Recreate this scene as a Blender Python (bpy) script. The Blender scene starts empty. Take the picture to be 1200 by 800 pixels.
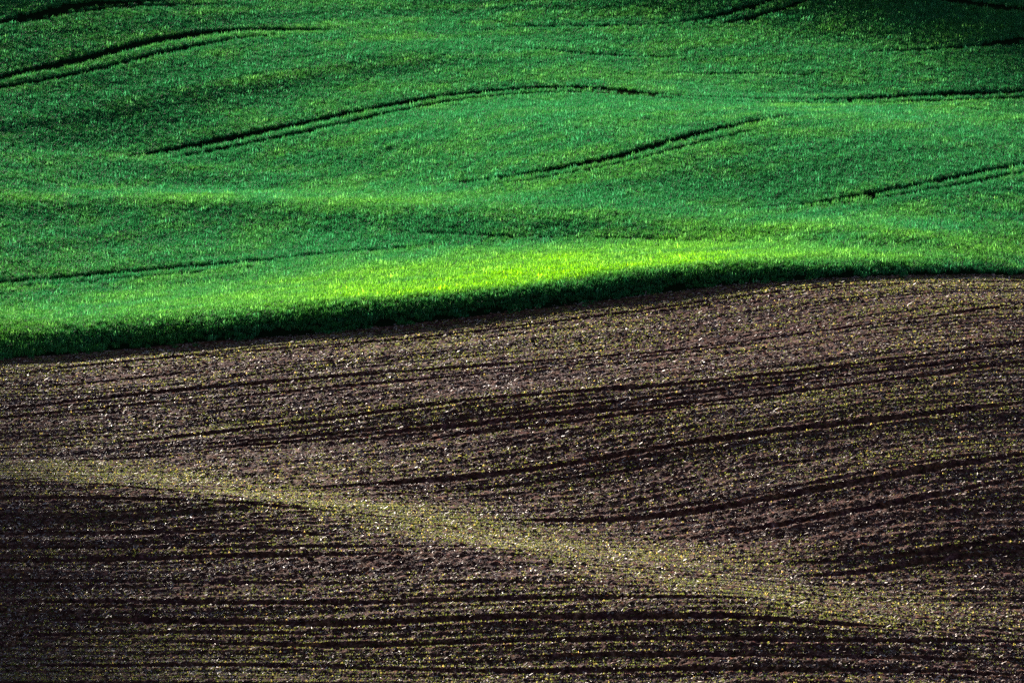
import bpy, bmesh, math, random
import numpy as np
from mathutils import Vector, noise

# ------------------------------------------------------------------ camera, sky, sun, exposure
scene = bpy.context.scene
C = scene.collection
cam_data = bpy.data.cameras.new('camera'); cam = bpy.data.objects.new('camera', cam_data); C.objects.link(cam)
cam_data.sensor_width = 36.0; cam_data.lens = 36.0*5000/1200; cam_data.clip_start = .5; cam_data.clip_end = 9000
cam.location = (0, 0, 0); cam.rotation_euler = (math.radians(90-12), 0, 0)
scene.camera = cam
SUN_ELEV, SUN_AZ = math.radians(12.5), math.radians(20)      # the sun stands low beyond the hills, 20 degrees left of the view
world = bpy.data.worlds.new('World'); scene.world = world; world.use_nodes = True
nt = world.node_tree; bg = nt.nodes['Background']; sky = nt.nodes.new('ShaderNodeTexSky')
sky.sky_type = 'NISHITA'; sky.sun_disc = False; sky.sun_elevation = SUN_ELEV; sky.sun_rotation = -SUN_AZ; sky.air_density = .6; sky.dust_density = .5
nt.links.new(sky.outputs[0], bg.inputs[0]); bg.inputs[1].default_value = .05
sun_data = bpy.data.lights.new('sun', 'SUN'); sun_data.energy = 5.0; sun_data.angle = math.radians(.5); sun_data.color = (1.0, .91, .79)
sun = bpy.data.objects.new('sun', sun_data); C.objects.link(sun)
to_sun = Vector((-math.sin(SUN_AZ)*math.cos(SUN_ELEV), math.cos(SUN_AZ)*math.cos(SUN_ELEV), math.sin(SUN_ELEV)))
sun.rotation_euler = to_sun.to_track_quat('Z', 'Y').to_euler()
vs = scene.view_settings; vs.view_transform = 'Standard'; vs.look = 'None'; vs.exposure = 1.62; vs.gamma = 1; vs.use_curve_mapping = False
scene.cycles.max_bounces = 6; scene.cycles.diffuse_bounces = 3; scene.cycles.transmission_bounces = 4; scene.cycles.use_denoising = False
WHEAT_STEP, CLOD_STEP, STRAW_STEP, SPROUT_STEP = .32, .16, .14, .13

# ------------------------------------------------------------------ survey data
# terrain spline coefficients (mm above the mean slope of the valley side)
TERRAIN = [
    -2276,-2287,-2289,-2281,-2263,-2233,-2190,-2129,-2038,-1902,-1739,-1606,-1512,-1444,-1397,-1366,-1353,-1358,-1386,-1447,-1559,-1732,-1902,-2026,-2113,-2178,-2226,-2261,-2282,-2289,-2287,
    -2237,-2244,-2245,-2236,-2218,-2188,-2146,-2088,-2007,-1893,-1755,-1639,-1552,-1489,-1444,-1415,-1402,-1406,-1432,-1484,-1576,-1715,-1858,-1966,-2045,-2105,-2151,-2184,-2204,-2213,-2215,
    -2198,-2203,-2202,-2192,-2174,-2145,-2104,-2049,-1977,-1884,-1771,-1670,-1592,-1533,-1490,-1462,-1449,-1452,-1475,-1520,-1593,-1698,-1813,-1907,-1979,-2034,-2077,-2107,-2128,-2138,-2144,
    -2161,-2163,-2161,-2151,-2133,-2105,-2066,-2015,-1952,-1877,-1785,-1698,-1627,-1573,-1532,-1505,-1492,-1494,-1512,-1548,-1603,-1680,-1772,-1851,-1915,-1966,-2005,-2034,-2053,-2065,-2073,
    -2125,-2125,-2123,-2114,-2096,-2070,-2034,-1988,-1933,-1872,-1796,-1721,-1658,-1608,-1569,-1543,-1529,-1528,-1541,-1568,-1606,-1660,-1733,-1799,-1855,-1901,-1937,-1964,-1982,-1994,-2004,
    -2091,-2092,-2090,-2081,-2065,-2040,-2007,-1966,-1919,-1869,-1806,-1741,-1684,-1637,-1601,-1575,-1559,-1555,-1562,-1579,-1602,-1639,-1696,-1751,-1800,-1840,-1872,-1897,-1915,-1927,-1938,
    -2061,-2062,-2061,-2053,-2038,-2016,-1986,-1950,-1909,-1867,-1813,-1757,-1706,-1662,-1627,-1601,-1583,-1575,-1575,-1582,-1593,-1614,-1660,-1706,-1747,-1783,-1812,-1834,-1851,-1863,-1874,
    -2035,-2037,-2037,-2030,-2017,-1997,-1971,-1939,-1903,-1866,-1820,-1770,-1724,-1683,-1648,-1621,-1601,-1588,-1582,-1580,-1579,-1588,-1624,-1663,-1698,-1728,-1754,-1775,-1791,-1802,-1813,
    -2013,-2016,-2017,-2012,-2001,-1983,-1960,-1933,-1901,-1867,-1826,-1781,-1738,-1699,-1665,-1636,-1613,-1596,-1583,-1573,-1561,-1559,-1588,-1621,-1650,-1677,-1700,-1719,-1733,-1745,-1755,
    -1996,-2000,-2003,-1999,-1990,-1975,-1955,-1931,-1903,-1870,-1833,-1792,-1750,-1712,-1677,-1646,-1620,-1598,-1579,-1561,-1542,-1529,-1552,-1580,-1604,-1627,-1647,-1665,-1679,-1690,-1700,
    -1983,-1989,-1993,-1991,-1984,-1971,-1954,-1933,-1908,-1877,-1841,-1801,-1761,-1722,-1686,-1652,-1622,-1596,-1571,-1547,-1521,-1501,-1516,-1539,-1559,-1579,-1597,-1613,-1627,-1638,-1648,
    -1975,-1982,-1988,-1987,-1982,-1971,-1956,-1938,-1917,-1888,-1851,-1811,-1770,-1730,-1692,-1655,-1621,-1589,-1559,-1529,-1499,-1473,-1480,-1497,-1514,-1532,-1549,-1564,-1578,-1589,-1598,
    -1972,-1981,-1987,-1988,-1984,-1975,-1962,-1946,-1928,-1901,-1862,-1821,-1779,-1737,-1695,-1655,-1616,-1579,-1544,-1508,-1473,-1444,-1442,-1455,-1469,-1485,-1502,-1517,-1531,-1542,-1552,
    -1973,-1983,-1991,-1993,-1991,-1983,-1972,-1957,-1941,-1915,-1874,-1831,-1787,-1742,-1697,-1652,-1609,-1566,-1525,-1484,-1443,-1409,-1402,-1411,-1424,-1439,-1456,-1471,-1486,-1497,-1508,
    -1979,-1990,-1999,-2002,-2001,-1995,-1985,-1971,-1955,-1930,-1888,-1843,-1796,-1747,-1697,-1647,-1598,-1549,-1502,-1455,-1409,-1369,-1357,-1364,-1377,-1394,-1411,-1428,-1443,-1455,-1466,
    -1988,-2001,-2011,-2016,-2016,-2011,-2002,-1988,-1973,-1947,-1903,-1856,-1806,-1753,-1697,-1640,-1584,-1529,-1475,-1421,-1368,-1323,-1308,-1315,-1330,-1349,-1368,-1386,-1402,-1415,-1427,
    -2002,-2016,-2026,-2032,-2034,-2030,-2022,-2009,-1992,-1965,-1921,-1871,-1817,-1759,-1697,-1632,-1567,-1504,-1441,-1380,-1320,-1268,-1253,-1264,-1283,-1305,-1327,-1346,-1363,-1377,-1390,
    -2020,-2034,-2046,-2053,-2055,-2053,-2046,-2033,-2015,-1987,-1942,-1890,-1832,-1768,-1698,-1624,-1548,-1473,-1400,-1330,-1262,-1206,-1193,-1211,-1236,-1263,-1287,-1308,-1326,-1341,-1355,
    -2041,-2056,-2069,-2077,-2080,-2079,-2073,-2061,-2042,-2012,-1967,-1913,-1851,-1780,-1701,-1615,-1526,-1436,-1349,-1267,-1194,-1136,-1129,-1158,-1191,-1222,-1249,-1273,-1292,-1307,-1321,
    -2067,-2082,-2095,-2104,-2109,-2110,-2105,-2095,-2075,-2044,-1999,-1942,-1875,-1797,-1708,-1608,-1502,-1391,-1283,-1188,-1112,-1059,-1063,-1106,-1148,-1184,-1214,-1239,-1259,-1275,-1289,
    -2095,-2110,-2124,-2135,-2141,-2144,-2142,-2133,-2116,-2084,-2038,-1978,-1905,-1820,-1720,-1605,-1476,-1336,-1199,-1085,-1014,-979,-1000,-1058,-1108,-1148,-1181,-1207,-1227,-1243,-1257,
    -2127,-2142,-2157,-2168,-2177,-2182,-2183,-2178,-2165,-2133,-2086,-2023,-1944,-1851,-1741,-1607,-1448,-1270,-1092,-954,-897,-900,-944,-1015,-1072,-1115,-1149,-1175,-1197,-1213,-1226,
    -2162,-2177,-2192,-2205,-2216,-2224,-2228,-2228,-2221,-2192,-2144,-2079,-1993,-1891,-1771,-1616,-1421,-1190,-958,-790,-759,-824,-897,-978,-1039,-1083,-1117,-1144,-1165,-1182,-1194,
    -2199,-2215,-2230,-2245,-2258,-2270,-2279,-2284,-2284,-2259,-2214,-2148,-2055,-1942,-1811,-1633,-1391,-1093,-795,-596,-602,-759,-863,-948,-1008,-1051,-1085,-1111,-1133,-1149,-1162,
    -2239,-2255,-2272,-2288,-2304,-2320,-2334,-2347,-2354,-2337,-2295,-2230,-2132,-2007,-1861,-1657,-1357,-978,-609,-388,-438,-706,-847,-924,-979,-1020,-1051,-1077,-1098,-1115,-1129,
    -2281,-2298,-2316,-2334,-2353,-2373,-2394,-2415,-2432,-2424,-2389,-2328,-2228,-2088,-1917,-1679,-1307,-843,-418,-208,-292,-659,-847,-906,-952,-987,-1016,-1041,-1062,-1080,-1095,
    -2325,-2343,-2362,-2382,-2405,-2430,-2458,-2488,-2516,-2520,-2494,-2438,-2345,-2188,-1968,-1679,-1225,-690,-244,-65,-176,-596,-857,-892,-923,-953,-980,-1003,-1024,-1042,-1060,
    -2369,-2390,-2410,-2432,-2458,-2488,-2524,-2565,-2605,-2624,-2608,-2559,-2485,-2308,-1998,-1621,-1084,-513,-71,91,-66,-524,-868,-879,-894,-918,-941,-963,-984,-1003,-1024,
    -2414,-2437,-2458,-2483,-2512,-2547,-2591,-2643,-2695,-2730,-2725,-2684,-2641,-2443,-1985,-1484,-908,-331,112,257,43,-443,-862,-865,-864,-882,-902,-923,-943,-963,-988,
    -2478,-2496,-2516,-2541,-2574,-2615,-2668,-2739,-2853,-2982,-3033,-3025,-2775,-2307,-1829,-1325,-738,-136,310,439,159,-386,-759,-789,-809,-828,-847,-866,-884,-902,-921,
    -2532,-2549,-2569,-2596,-2629,-2673,-2732,-2829,-2998,-3163,-3182,-2993,-2635,-2204,-1731,-1169,-553,71,495,597,251,-310,-708,-741,-754,-770,-788,-806,-824,-842,-861,
    -2586,-2603,-2623,-2649,-2684,-2731,-2795,-2875,-2972,-3091,-3093,-2904,-2561,-2112,-1595,-999,-362,263,668,773,318,-265,-644,-679,-691,-707,-723,-740,-757,-774,-794,
    -2639,-2655,-2674,-2700,-2734,-2778,-2834,-2903,-2983,-3095,-3069,-2837,-2472,-2012,-1459,-832,-164,441,833,847,361,-231,-604,-638,-649,-663,-677,-693,-709,-726,-744,
    -2690,-2704,-2721,-2746,-2778,-2819,-2868,-2923,-2983,-3070,-3018,-2762,-2389,-1907,-1315,-644,10,576,1005,825,333,-203,-580,-609,-617,-629,-642,-657,-673,-689,-707,
    -2743,-2756,-2772,-2794,-2822,-2857,-2896,-2939,-2986,-3065,-2984,-2687,-2301,-1795,-1147,-484,155,810,1081,698,261,-186,-564,-592,-597,-608,-620,-634,-649,-665,-683,
    -2769,-2782,-2797,-2818,-2845,-2877,-2914,-2953,-2997,-3051,-2922,-2604,-2212,-1643,-1020,-303,381,905,978,457,158,-197,-553,-587,-591,-598,-609,-622,-637,-653,-670,
    -2754,-2765,-2780,-2799,-2823,-2852,-2882,-2915,-2955,-2998,-2838,-2525,-2080,-1538,-834,-80,453,943,695,188,-28,-239,-550,-592,-603,-611,-619,-630,-644,-660,-678,
    -2700,-2711,-2724,-2741,-2762,-2787,-2821,-2870,-2904,-2897,-2750,-2418,-1963,-1347,-619,-40,601,743,399,2,-173,-266,-641,-695,-661,-658,-668,-680,-694,-709,-723,
    -2601,-2611,-2624,-2639,-2658,-2680,-2702,-2723,-2774,-2778,-2632,-2299,-1776,-1155,-577,97,590,461,200,-162,-217,-224,-571,-676,-661,-663,-676,-692,-709,-726,-742,
    -2462,-2469,-2480,-2493,-2509,-2526,-2540,-2546,-2596,-2627,-2508,-2128,-1647,-1093,-471,198,431,184,35,-242,-180,-141,-481,-574,-587,-604,-621,-638,-656,-674,-692,
    -2330,-2338,-2347,-2358,-2369,-2381,-2393,-2399,-2427,-2499,-2335,-1984,-1565,-1010,-342,228,204,-68,-107,-118,-65,-27,-365,-482,-501,-523,-545,-565,-585,-603,-621,
    -2204,-2211,-2219,-2228,-2236,-2244,-2247,-2243,-2287,-2354,-2181,-1911,-1461,-910,-215,180,-95,-266,-227,24,242,125,-217,-366,-388,-414,-440,-464,-485,-504,-521,
    -2070,-2077,-2085,-2092,-2099,-2103,-2101,-2090,-2149,-2205,-2109,-1811,-1357,-784,-81,-14,-375,-446,-295,126,420,327,-57,-199,-231,-264,-293,-318,-341,-361,-381,
    -1911,-1918,-1925,-1932,-1936,-1938,-1935,-1923,-1976,-2081,-2022,-1688,-1223,-566,-75,-285,-612,-615,-296,239,517,493,103,-66,-89,-120,-150,-177,-200,-220,-238,
    -1725,-1731,-1738,-1744,-1747,-1749,-1744,-1727,-1784,-1945,-1852,-1485,-1021,-416,-204,-592,-804,-743,-259,312,629,597,288,106,67,29,-4,-32,-56,-77,-97,
    -1535,-1541,-1547,-1553,-1556,-1556,-1549,-1530,-1612,-1757,-1608,-1328,-873,-351,-469,-851,-977,-814,-188,401,721,702,388,209,174,139,110,86,66,47,26,
    -1357,-1364,-1371,-1376,-1379,-1383,-1382,-1365,-1454,-1589,-1479,-1196,-714,-445,-777,-1049,-1115,-802,-117,491,805,800,492,287,239,205,180,156,134,115,96,
    -1185,-1190,-1197,-1203,-1208,-1210,-1206,-1198,-1304,-1436,-1327,-1068,-617,-696,-1034,-1208,-1212,-758,69,609,851,915,590,355,315,280,255,233,213,192,172,
    -1026,-1034,-1042,-1046,-1049,-1056,-1088,-1156,-1162,-1282,-1258,-878,-660,-1012,-1205,-1344,-1198,-503,259,763,1023,980,716,298,335,352,334,308,285,264,244,
    -842,-849,-857,-863,-868,-870,-861,-865,-1008,-1188,-1028,-784,-970,-1239,-1355,-1359,-997,-319,377,840,1165,1139,774,509,470,433,405,380,357,336,316,
    -711,-719,-725,-729,-731,-731,-729,-719,-882,-1002,-923,-1000,-1273,-1384,-1445,-1332,-872,-160,539,985,1228,1303,887,556,530,504,478,452,427,405,384,
    -648,-657,-665,-669,-669,-660,-641,-624,-836,-999,-1083,-1263,-1542,-1455,-1458,-1214,-684,85,761,1138,1357,1343,1083,679,624,591,556,523,494,471,454,
    -706,-709,-713,-715,-713,-706,-686,-656,-843,-1114,-1272,-1587,-1691,-1504,-1398,-1040,-469,302,921,1275,1515,1443,1146,826,764,725,689,656,628,601,575,
    -916,-926,-933,-935,-932,-923,-902,-879,-1041,-1331,-1571,-1849,-1752,-1558,-1376,-930,-313,457,1032,1362,1588,1592,1211,866,804,763,726,696,669,647,627,
    -1114,-1124,-1132,-1134,-1130,-1115,-1080,-1063,-1310,-1598,-1882,-1987,-1782,-1637,-1360,-828,-160,605,1130,1445,1650,1665,1342,907,842,802,763,729,700,676,655,
    -1236,-1247,-1256,-1259,-1254,-1237,-1203,-1201,-1518,-1811,-2109,-2012,-1844,-1717,-1314,-737,5,732,1213,1508,1717,1714,1442,1015,924,870,825,788,758,732,710,
    -1307,-1317,-1327,-1331,-1330,-1323,-1303,-1315,-1645,-1973,-2182,-1997,-1959,-1763,-1250,-604,174,827,1276,1569,1766,1773,1499,1066,976,929,892,859,831,806,781,
    -1355,-1368,-1379,-1387,-1390,-1388,-1374,-1405,-1753,-2007,-2152,-2051,-2054,-1741,-1147,-458,330,933,1363,1608,1804,1829,1552,1094,996,945,910,884,860,837,815,
    -1377,-1390,-1402,-1411,-1419,-1440,-1491,-1537,-1806,-2056,-2078,-2123,-2097,-1687,-1015,-212,538,1072,1496,1725,1850,1861,1631,1050,932,939,924,900,875,851,828,
    -1365,-1381,-1396,-1408,-1422,-1444,-1486,-1586,-1843,-2084,-2021,-2099,-2044,-1491,-727,19,609,1118,1534,1781,1987,1896,1662,1078,930,953,939,914,889,864,840,
    -1300,-1315,-1330,-1345,-1361,-1374,-1374,-1503,-1884,-2092,-2069,-2077,-1839,-1234,-559,79,646,1134,1517,1752,1988,2014,1633,1164,985,973,951,926,900,875,850,
    -1255,-1269,-1283,-1295,-1306,-1314,-1307,-1432,-1876,-2102,-2096,-2041,-1691,-1112,-463,129,669,1098,1461,1714,1934,2047,1687,1164,1000,980,952,923,895,870,844,
    -1248,-1264,-1278,-1290,-1298,-1300,-1289,-1438,-1825,-2113,-2115,-1960,-1563,-985,-406,146,659,1028,1376,1628,1893,1981,1776,1173,1002,975,940,907,877,850,824,
    -1253,-1268,-1281,-1292,-1297,-1294,-1278,-1455,-1840,-2049,-2106,-1884,-1455,-920,-370,181,656,934,1250,1542,1816,1910,1781,1273,1025,981,938,899,864,835,809,
    -1271,-1287,-1301,-1311,-1317,-1316,-1303,-1478,-1874,-2040,-2007,-1765,-1339,-827,-298,225,640,875,1143,1453,1716,1846,1741,1319,1073,1025,977,932,894,861,830,
    -1300,-1314,-1327,-1335,-1338,-1335,-1325,-1523,-1910,-2060,-1988,-1690,-1261,-786,-299,198,577,803,1048,1372,1634,1781,1701,1288,1046,1002,958,919,885,854,824,
    -1379,-1398,-1409,-1412,-1423,-1438,-1424,-1586,-1955,-2092,-1988,-1674,-1255,-805,-338,133,494,721,965,1293,1560,1714,1650,1235,981,929,882,843,811,783,755,
    -1477,-1479,-1481,-1482,-1487,-1479,-1480,-1716,-2002,-2139,-2001,-1671,-1271,-856,-420,53,425,647,889,1213,1495,1648,1587,1159,876,817,776,743,713,685,657,
    -1727,-1730,-1690,-1633,-1638,-1770,-2011,-1755,-2108,-2190,-2041,-1707,-1326,-916,-474,-2,371,611,848,1150,1433,1583,1508,1072,769,697,649,621,597,570,544,
    -1276,-1360,-1482,-1607,-1677,-1686,-1737,-2060,-2134,-2303,-2045,-1771,-1373,-1027,-574,-59,376,593,838,1127,1384,1515,1421,972,463,501,515,497,471,443,416,
    -1052,-1061,-1075,-1099,-1110,-1047,-950,-1970,-2464,-2272,-2209,-1861,-1493,-1016,-507,-47,292,570,855,1110,1326,1448,1313,854,381,379,376,356,331,305,278,
    -928,-949,-973,-995,-1022,-1084,-1138,-1320,-2650,-2395,-2156,-1916,-1405,-1257,-776,-208,455,531,834,1093,1291,1366,1189,727,284,242,228,207,181,154,128,
    -997,-1013,-1026,-1034,-1025,-997,-1017,-1434,-1963,-2723,-2458,-2101,-1795,-922,-217,129,5,505,943,1047,1198,1286,1066,586,159,100,75,48,21,-7,-34,
    -1175,-1189,-1201,-1208,-1209,-1193,-1177,-1501,-1842,-2061,-1746,-1446,-1027,-207,377,716,916,654,636,1098,1205,1214,909,456,-3,-66,-90,-120,-151,-179,-207,
    -1446,-1460,-1470,-1471,-1464,-1437,-1423,-1679,-1855,-1842,-1473,-1215,-659,-46,285,691,965,1352,1309,890,960,1103,824,275,-142,-231,-269,-301,-333,-363,-392,
    -1717,-1736,-1749,-1753,-1745,-1720,-1725,-1944,-1979,-1853,-1522,-1190,-687,-289,79,454,913,1292,1614,1482,1600,920,611,188,-378,-427,-456,-493,-528,-559,-588,
    -1944,-1962,-1975,-1978,-1968,-1940,-1960,-2245,-2177,-2057,-1747,-1325,-919,-528,-127,276,817,1134,1288,1463,1292,1588,344,77,-615,-632,-637,-686,-732,-766,-797,
    -2117,-2139,-2156,-2166,-2168,-2145,-2159,-2517,-2430,-2312,-1945,-1540,-1181,-730,-342,109,603,862,1051,1251,1254,1170,791,-405,-511,-737,-848,-901,-939,-972,-1004,
    -2206,-2230,-2251,-2266,-2265,-2249,-2324,-2737,-2715,-2561,-2169,-1805,-1403,-947,-536,-76,369,623,829,906,1025,979,817,-570,-697,-886,-1053,-1125,-1159,-1186,-1212,
    -2272,-2294,-2312,-2332,-2380,-2495,-2558,-2855,-2998,-2797,-2410,-2050,-1633,-1152,-727,-274,133,385,578,660,723,755,543,-47,-1380,-1423,-1338,-1325,-1353,-1391,-1427,
    -2317,-2342,-2366,-2390,-2416,-2449,-2572,-2985,-3240,-3024,-2652,-2302,-1853,-1349,-922,-478,-100,148,332,402,446,587,456,-285,-1570,-1385,-1486,-1568,-1596,-1614,-1632,
    -2344,-2369,-2393,-2414,-2426,-2408,-2586,-3120,-3437,-3257,-2896,-2553,-2058,-1544,-1117,-688,-332,-93,90,161,218,484,340,-228,-1633,-2016,-1800,-1734,-1754,-1795,-1839,
    -2349,-2374,-2396,-2410,-2410,-2383,-2606,-3245,-3610,-3478,-3154,-2781,-2248,-1738,-1316,-902,-563,-333,-157,-74,51,454,394,-503,-1484,-1941,-1976,-2005,-2046,-2079,-2104,
    -2338,-2361,-2381,-2391,-2383,-2348,-2619,-3358,-3771,-3713,-3403,-2976,-2434,-1931,-1518,-1118,-790,-583,-382,-295,-13,475,245,-584,-1508,-1813,-1954,-2052,-2108,-2147,-2176,
    -2347,-2370,-2389,-2397,-2387,-2346,-2638,-3452,-3912,-3935,-3612,-3149,-2612,-2126,-1727,-1328,-1040,-788,-644,-499,37,365,61,-673,-1580,-1871,-1865,-1869,-1885,-1916,-1962,
    -2381,-2406,-2426,-2437,-2430,-2389,-2688,-3523,-4034,-4110,-3784,-3296,-2790,-2326,-1931,-1553,-1261,-985,-893,-445,-34,175,-140,-776,-1605,-1919,-1965,-2017,-2060,-2092,-2113,
    -2419,-2446,-2468,-2480,-2476,-2448,-2776,-3583,-4119,-4250,-3903,-3432,-2973,-2525,-2137,-1789,-1437,-1164,-777,-459,-189,-46,-333,-856,-1653,-1971,-2010,-2052,-2091,-2128,-2167,
    -2437,-2465,-2492,-2519,-2538,-2523,-2885,-3644,-4189,-4314,-3991,-3580,-3153,-2726,-2356,-2003,-1562,-1099,-705,-569,-376,-289,-523,-940,-1687,-2031,-2086,-2140,-2186,-2223,-2256,
    -2453,-2486,-2520,-2545,-2544,-2530,-2982,-3721,-4238,-4368,-4086,-3721,-3337,-2926,-2578,-2136,-1517,-962,-732,-701,-594,-521,-702,-1041,-1725,-2091,-2165,-2222,-2261,-2296,-2332,
    -2471,-2499,-2529,-2578,-2704,-2903,-3027,-3802,-4284,-4415,-4172,-3863,-3523,-3118,-2734,-2095,-1381,-900,-843,-836,-816,-737,-839,-1156,-1770,-2210,-2271,-2317,-2349,-2379,-2411,
    -2482,-2516,-2553,-2596,-2650,-2750,-3079,-3886,-4334,-4451,-4256,-4019,-3673,-3280,-2750,-1972,-1249,-964,-985,-981,-1024,-910,-929,-1225,-1856,-2503,-2435,-2402,-2422,-2456,-2493,
    -2494,-2526,-2560,-2597,-2618,-2647,-3145,-3943,-4402,-4479,-4352,-4135,-3801,-3352,-2704,-1801,-1224,-1097,-1123,-1134,-1193,-1028,-983,-1262,-1949,-2464,-2478,-2495,-2523,-2553,-2585,
    -2504,-2533,-2561,-2584,-2586,-2611,-3203,-3987,-4462,-4528,-4424,-4233,-3900,-3367,-2599,-1653,-1321,-1245,-1228,-1265,-1303,-1104,-1007,-1289,-1993,-2569,-2604,-2613,-2637,-2668,-2702,
    -2508,-2535,-2560,-2577,-2572,-2598,-3259,-4031,-4494,-4593,-4503,-4332,-3964,-3352,-2409,-1660,-1471,-1383,-1295,-1354,-1365,-1137,-1007,-1337,-2019,-2614,-2687,-2722,-2760,-2795,-2829,
    -2504,-2532,-2558,-2574,-2571,-2610,-3311,-4075,-4510,-4638,-4583,-4416,-4000,-3250,-2261,-1808,-1632,-1487,-1351,-1422,-1388,-1117,-1028,-1377,-2048,-2667,-2765,-2814,-2860,-2899,-2937,
    -2449,-2481,-2509,-2532,-2546,-2625,-3366,-4110,-4528,-4658,-4639,-4450,-3981,-3064,-2275,-2005,-1783,-1549,-1402,-1459,-1352,-1095,-1061,-1411,-2081,-2720,-2831,-2891,-2945,-2989,-3029,
    -2374,-2403,-2432,-2458,-2484,-2602,-3424,-4139,-4542,-4675,-4652,-4433,-3905,-2889,-2460,-2185,-1911,-1563,-1446,-1469,-1324,-1092,-1091,-1445,-2117,-2787,-2911,-2977,-3034,-3080,-3121,
    -2379,-2407,-2434,-2456,-2459,-2537,-3457,-4170,-4549,-4692,-4627,-4431,-3720,-2891,-2699,-2355,-1993,-1551,-1466,-1463,-1294,-1091,-1124,-1480,-2154,-2864,-2998,-3072,-3132,-3178,-3221,
    -2480,-2511,-2540,-2565,-2554,-2589,-3420,-4199,-4557,-4690,-4618,-4367,-3535,-3089,-2908,-2514,-2024,-1538,-1457,-1430,-1258,-1087,-1157,-1516,-2193,-2961,-3101,-3185,-3241,-3282,-3322,
    -2583,-2618,-2652,-2685,-2724,-2784,-3368,-4175,-4571,-4665,-4617,-4196,-3540,-3355,-3085,-2648,-2018,-1545,-1434,-1374,-1209,-1073,-1185,-1562,-2226,-3080,-3252,-3310,-3354,-3388,-3422,
    -2616,-2649,-2690,-2777,-2962,-3104,-3372,-4097,-4537,-4646,-4511,-4054,-3742,-3592,-3259,-2733,-2004,-1569,-1410,-1308,-1156,-1053,-1208,-1616,-2241,-3299,-3540,-3455,-3451,-3481,-3517,
    -2646,-2682,-2722,-2759,-2783,-3004,-3587,-4052,-4428,-4517,-4353,-4122,-4022,-3788,-3423,-2767,-2003,-1597,-1386,-1268,-1126,-1042,-1236,-1647,-2347,-3278,-3538,-3530,-3552,-3583,-3615,
    -2667,-2699,-2732,-2766,-2774,-2984,-3722,-4173,-4401,-4447,-4390,-4347,-4273,-3965,-3559,-2765,-2022,-1614,-1381,-1259,-1118,-1059,-1258,-1703,-2412,-3334,-3627,-3625,-3642,-3669,-3701,
    -2689,-2715,-2740,-2757,-2748,-2989,-3787,-4365,-4513,-4581,-4576,-4621,-4497,-4132,-3641,-2761,-2051,-1628,-1391,-1263,-1129,-1093,-1291,-1762,-2481,-3375,-3683,-3697,-3725,-3757,-3790,
    -2705,-2733,-2756,-2765,-2747,-3036,-3827,-4537,-4726,-4791,-4846,-4891,-4689,-4266,-3679,-2765,-2083,-1648,-1413,-1280,-1152,-1135,-1337,-1825,-2544,-3434,-3760,-3778,-3807,-3840,-3872,
    -2692,-2719,-2742,-2753,-2749,-3082,-3889,-4622,-4988,-5071,-5123,-5143,-4828,-4369,-3682,-2786,-2114,-1678,-1446,-1306,-1183,-1183,-1393,-1890,-2610,-3494,-3831,-3855,-3888,-3923,-3957,
    -2690,-2715,-2736,-2744,-2739,-3120,-3970,-4660,-5186,-5348,-5386,-5329,-4910,-4443,-3668,-2821,-2147,-1719,-1489,-1341,-1219,-1234,-1453,-1957,-2675,-3561,-3908,-3935,-3970,-4006,-4042,
    -2757,-2784,-2804,-2800,-2756,-3133,-4057,-4688,-5297,-5554,-5614,-5373,-4994,-4465,-3659,-2863,-2185,-1770,-1542,-1384,-1263,-1286,-1527,-2037,-2743,-3630,-3983,-4015,-4055,-4093,-4129,
    -2861,-2892,-2918,-2924,-2881,-3201,-4082,-4752,-5325,-5677,-5678,-5356,-5084,-4435,-3670,-2904,-2232,-1830,-1604,-1439,-1323,-1362,-1616,-2124,-2812,-3705,-4058,-4101,-4144,-4180,-4216,
    -2971,-3003,-3029,-3031,-2999,-3339,-4061,-4805,-5349,-5709,-5624,-5401,-5126,-4391,-3697,-2947,-2287,-1898,-1676,-1504,-1397,-1455,-1718,-2224,-2892,-3769,-4157,-4203,-4240,-4267,-4296,
    -2974,-3014,-3064,-3168,-3331,-3470,-4097,-4782,-5382,-5675,-5559,-5513,-5083,-4371,-3726,-2996,-2350,-1974,-1759,-1580,-1489,-1570,-1834,-2335,-2980,-3827,-4409,-4346,-4321,-4334,-4359,
    -2898,-2941,-2999,-3106,-3292,-3574,-4203,-4789,-5346,-5574,-5625,-5566,-5010,-4372,-3755,-3052,-2419,-2061,-1850,-1669,-1604,-1708,-1967,-2453,-3085,-3889,-4515,-4430,-4384,-4392,-4414,
    -2814,-2852,-2894,-2920,-2955,-3564,-4340,-4857,-5330,-5589,-5735,-5520,-4963,-4376,-3791,-3113,-2494,-2159,-1950,-1778,-1749,-1873,-2118,-2581,-3201,-3956,-4437,-4435,-4427,-4438,-4459,
    -2723,-2751,-2783,-2806,-2843,-3477,-4409,-4958,-5372,-5687,-5758,-5448,-4937,-4382,-3836,-3179,-2578,-2268,-2065,-1915,-1923,-2063,-2289,-2725,-3321,-4005,-4464,-4473,-4464,-4474,-4492,
    -2667,-2693,-2715,-2720,-2750,-3393,-4402,-5006,-5443,-5726,-5702,-5400,-4913,-4397,-3888,-3250,-2676,-2394,-2201,-2078,-2123,-2274,-2482,-2888,-3445,-4052,-4470,-4493,-4495,-4509,-4529,
    -2624,-2649,-2671,-2679,-2721,-3348,-4351,-5004,-5437,-5681,-5649,-5361,-4892,-4423,-3946,-3327,-2788,-2541,-2360,-2265,-2340,-2500,-2694,-3075,-3567,-4097,-4498,-4525,-4530,-4545,-4565,
    -2606,-2631,-2650,-2652,-2697,-3342,-4256,-4991,-5387,-5635,-5602,-5325,-4882,-4462,-4011,-3414,-2928,-2708,-2539,-2460,-2575,-2734,-2924,-3270,-3682,-4145,-4527,-4560,-4568,-4585,-4604,
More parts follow.
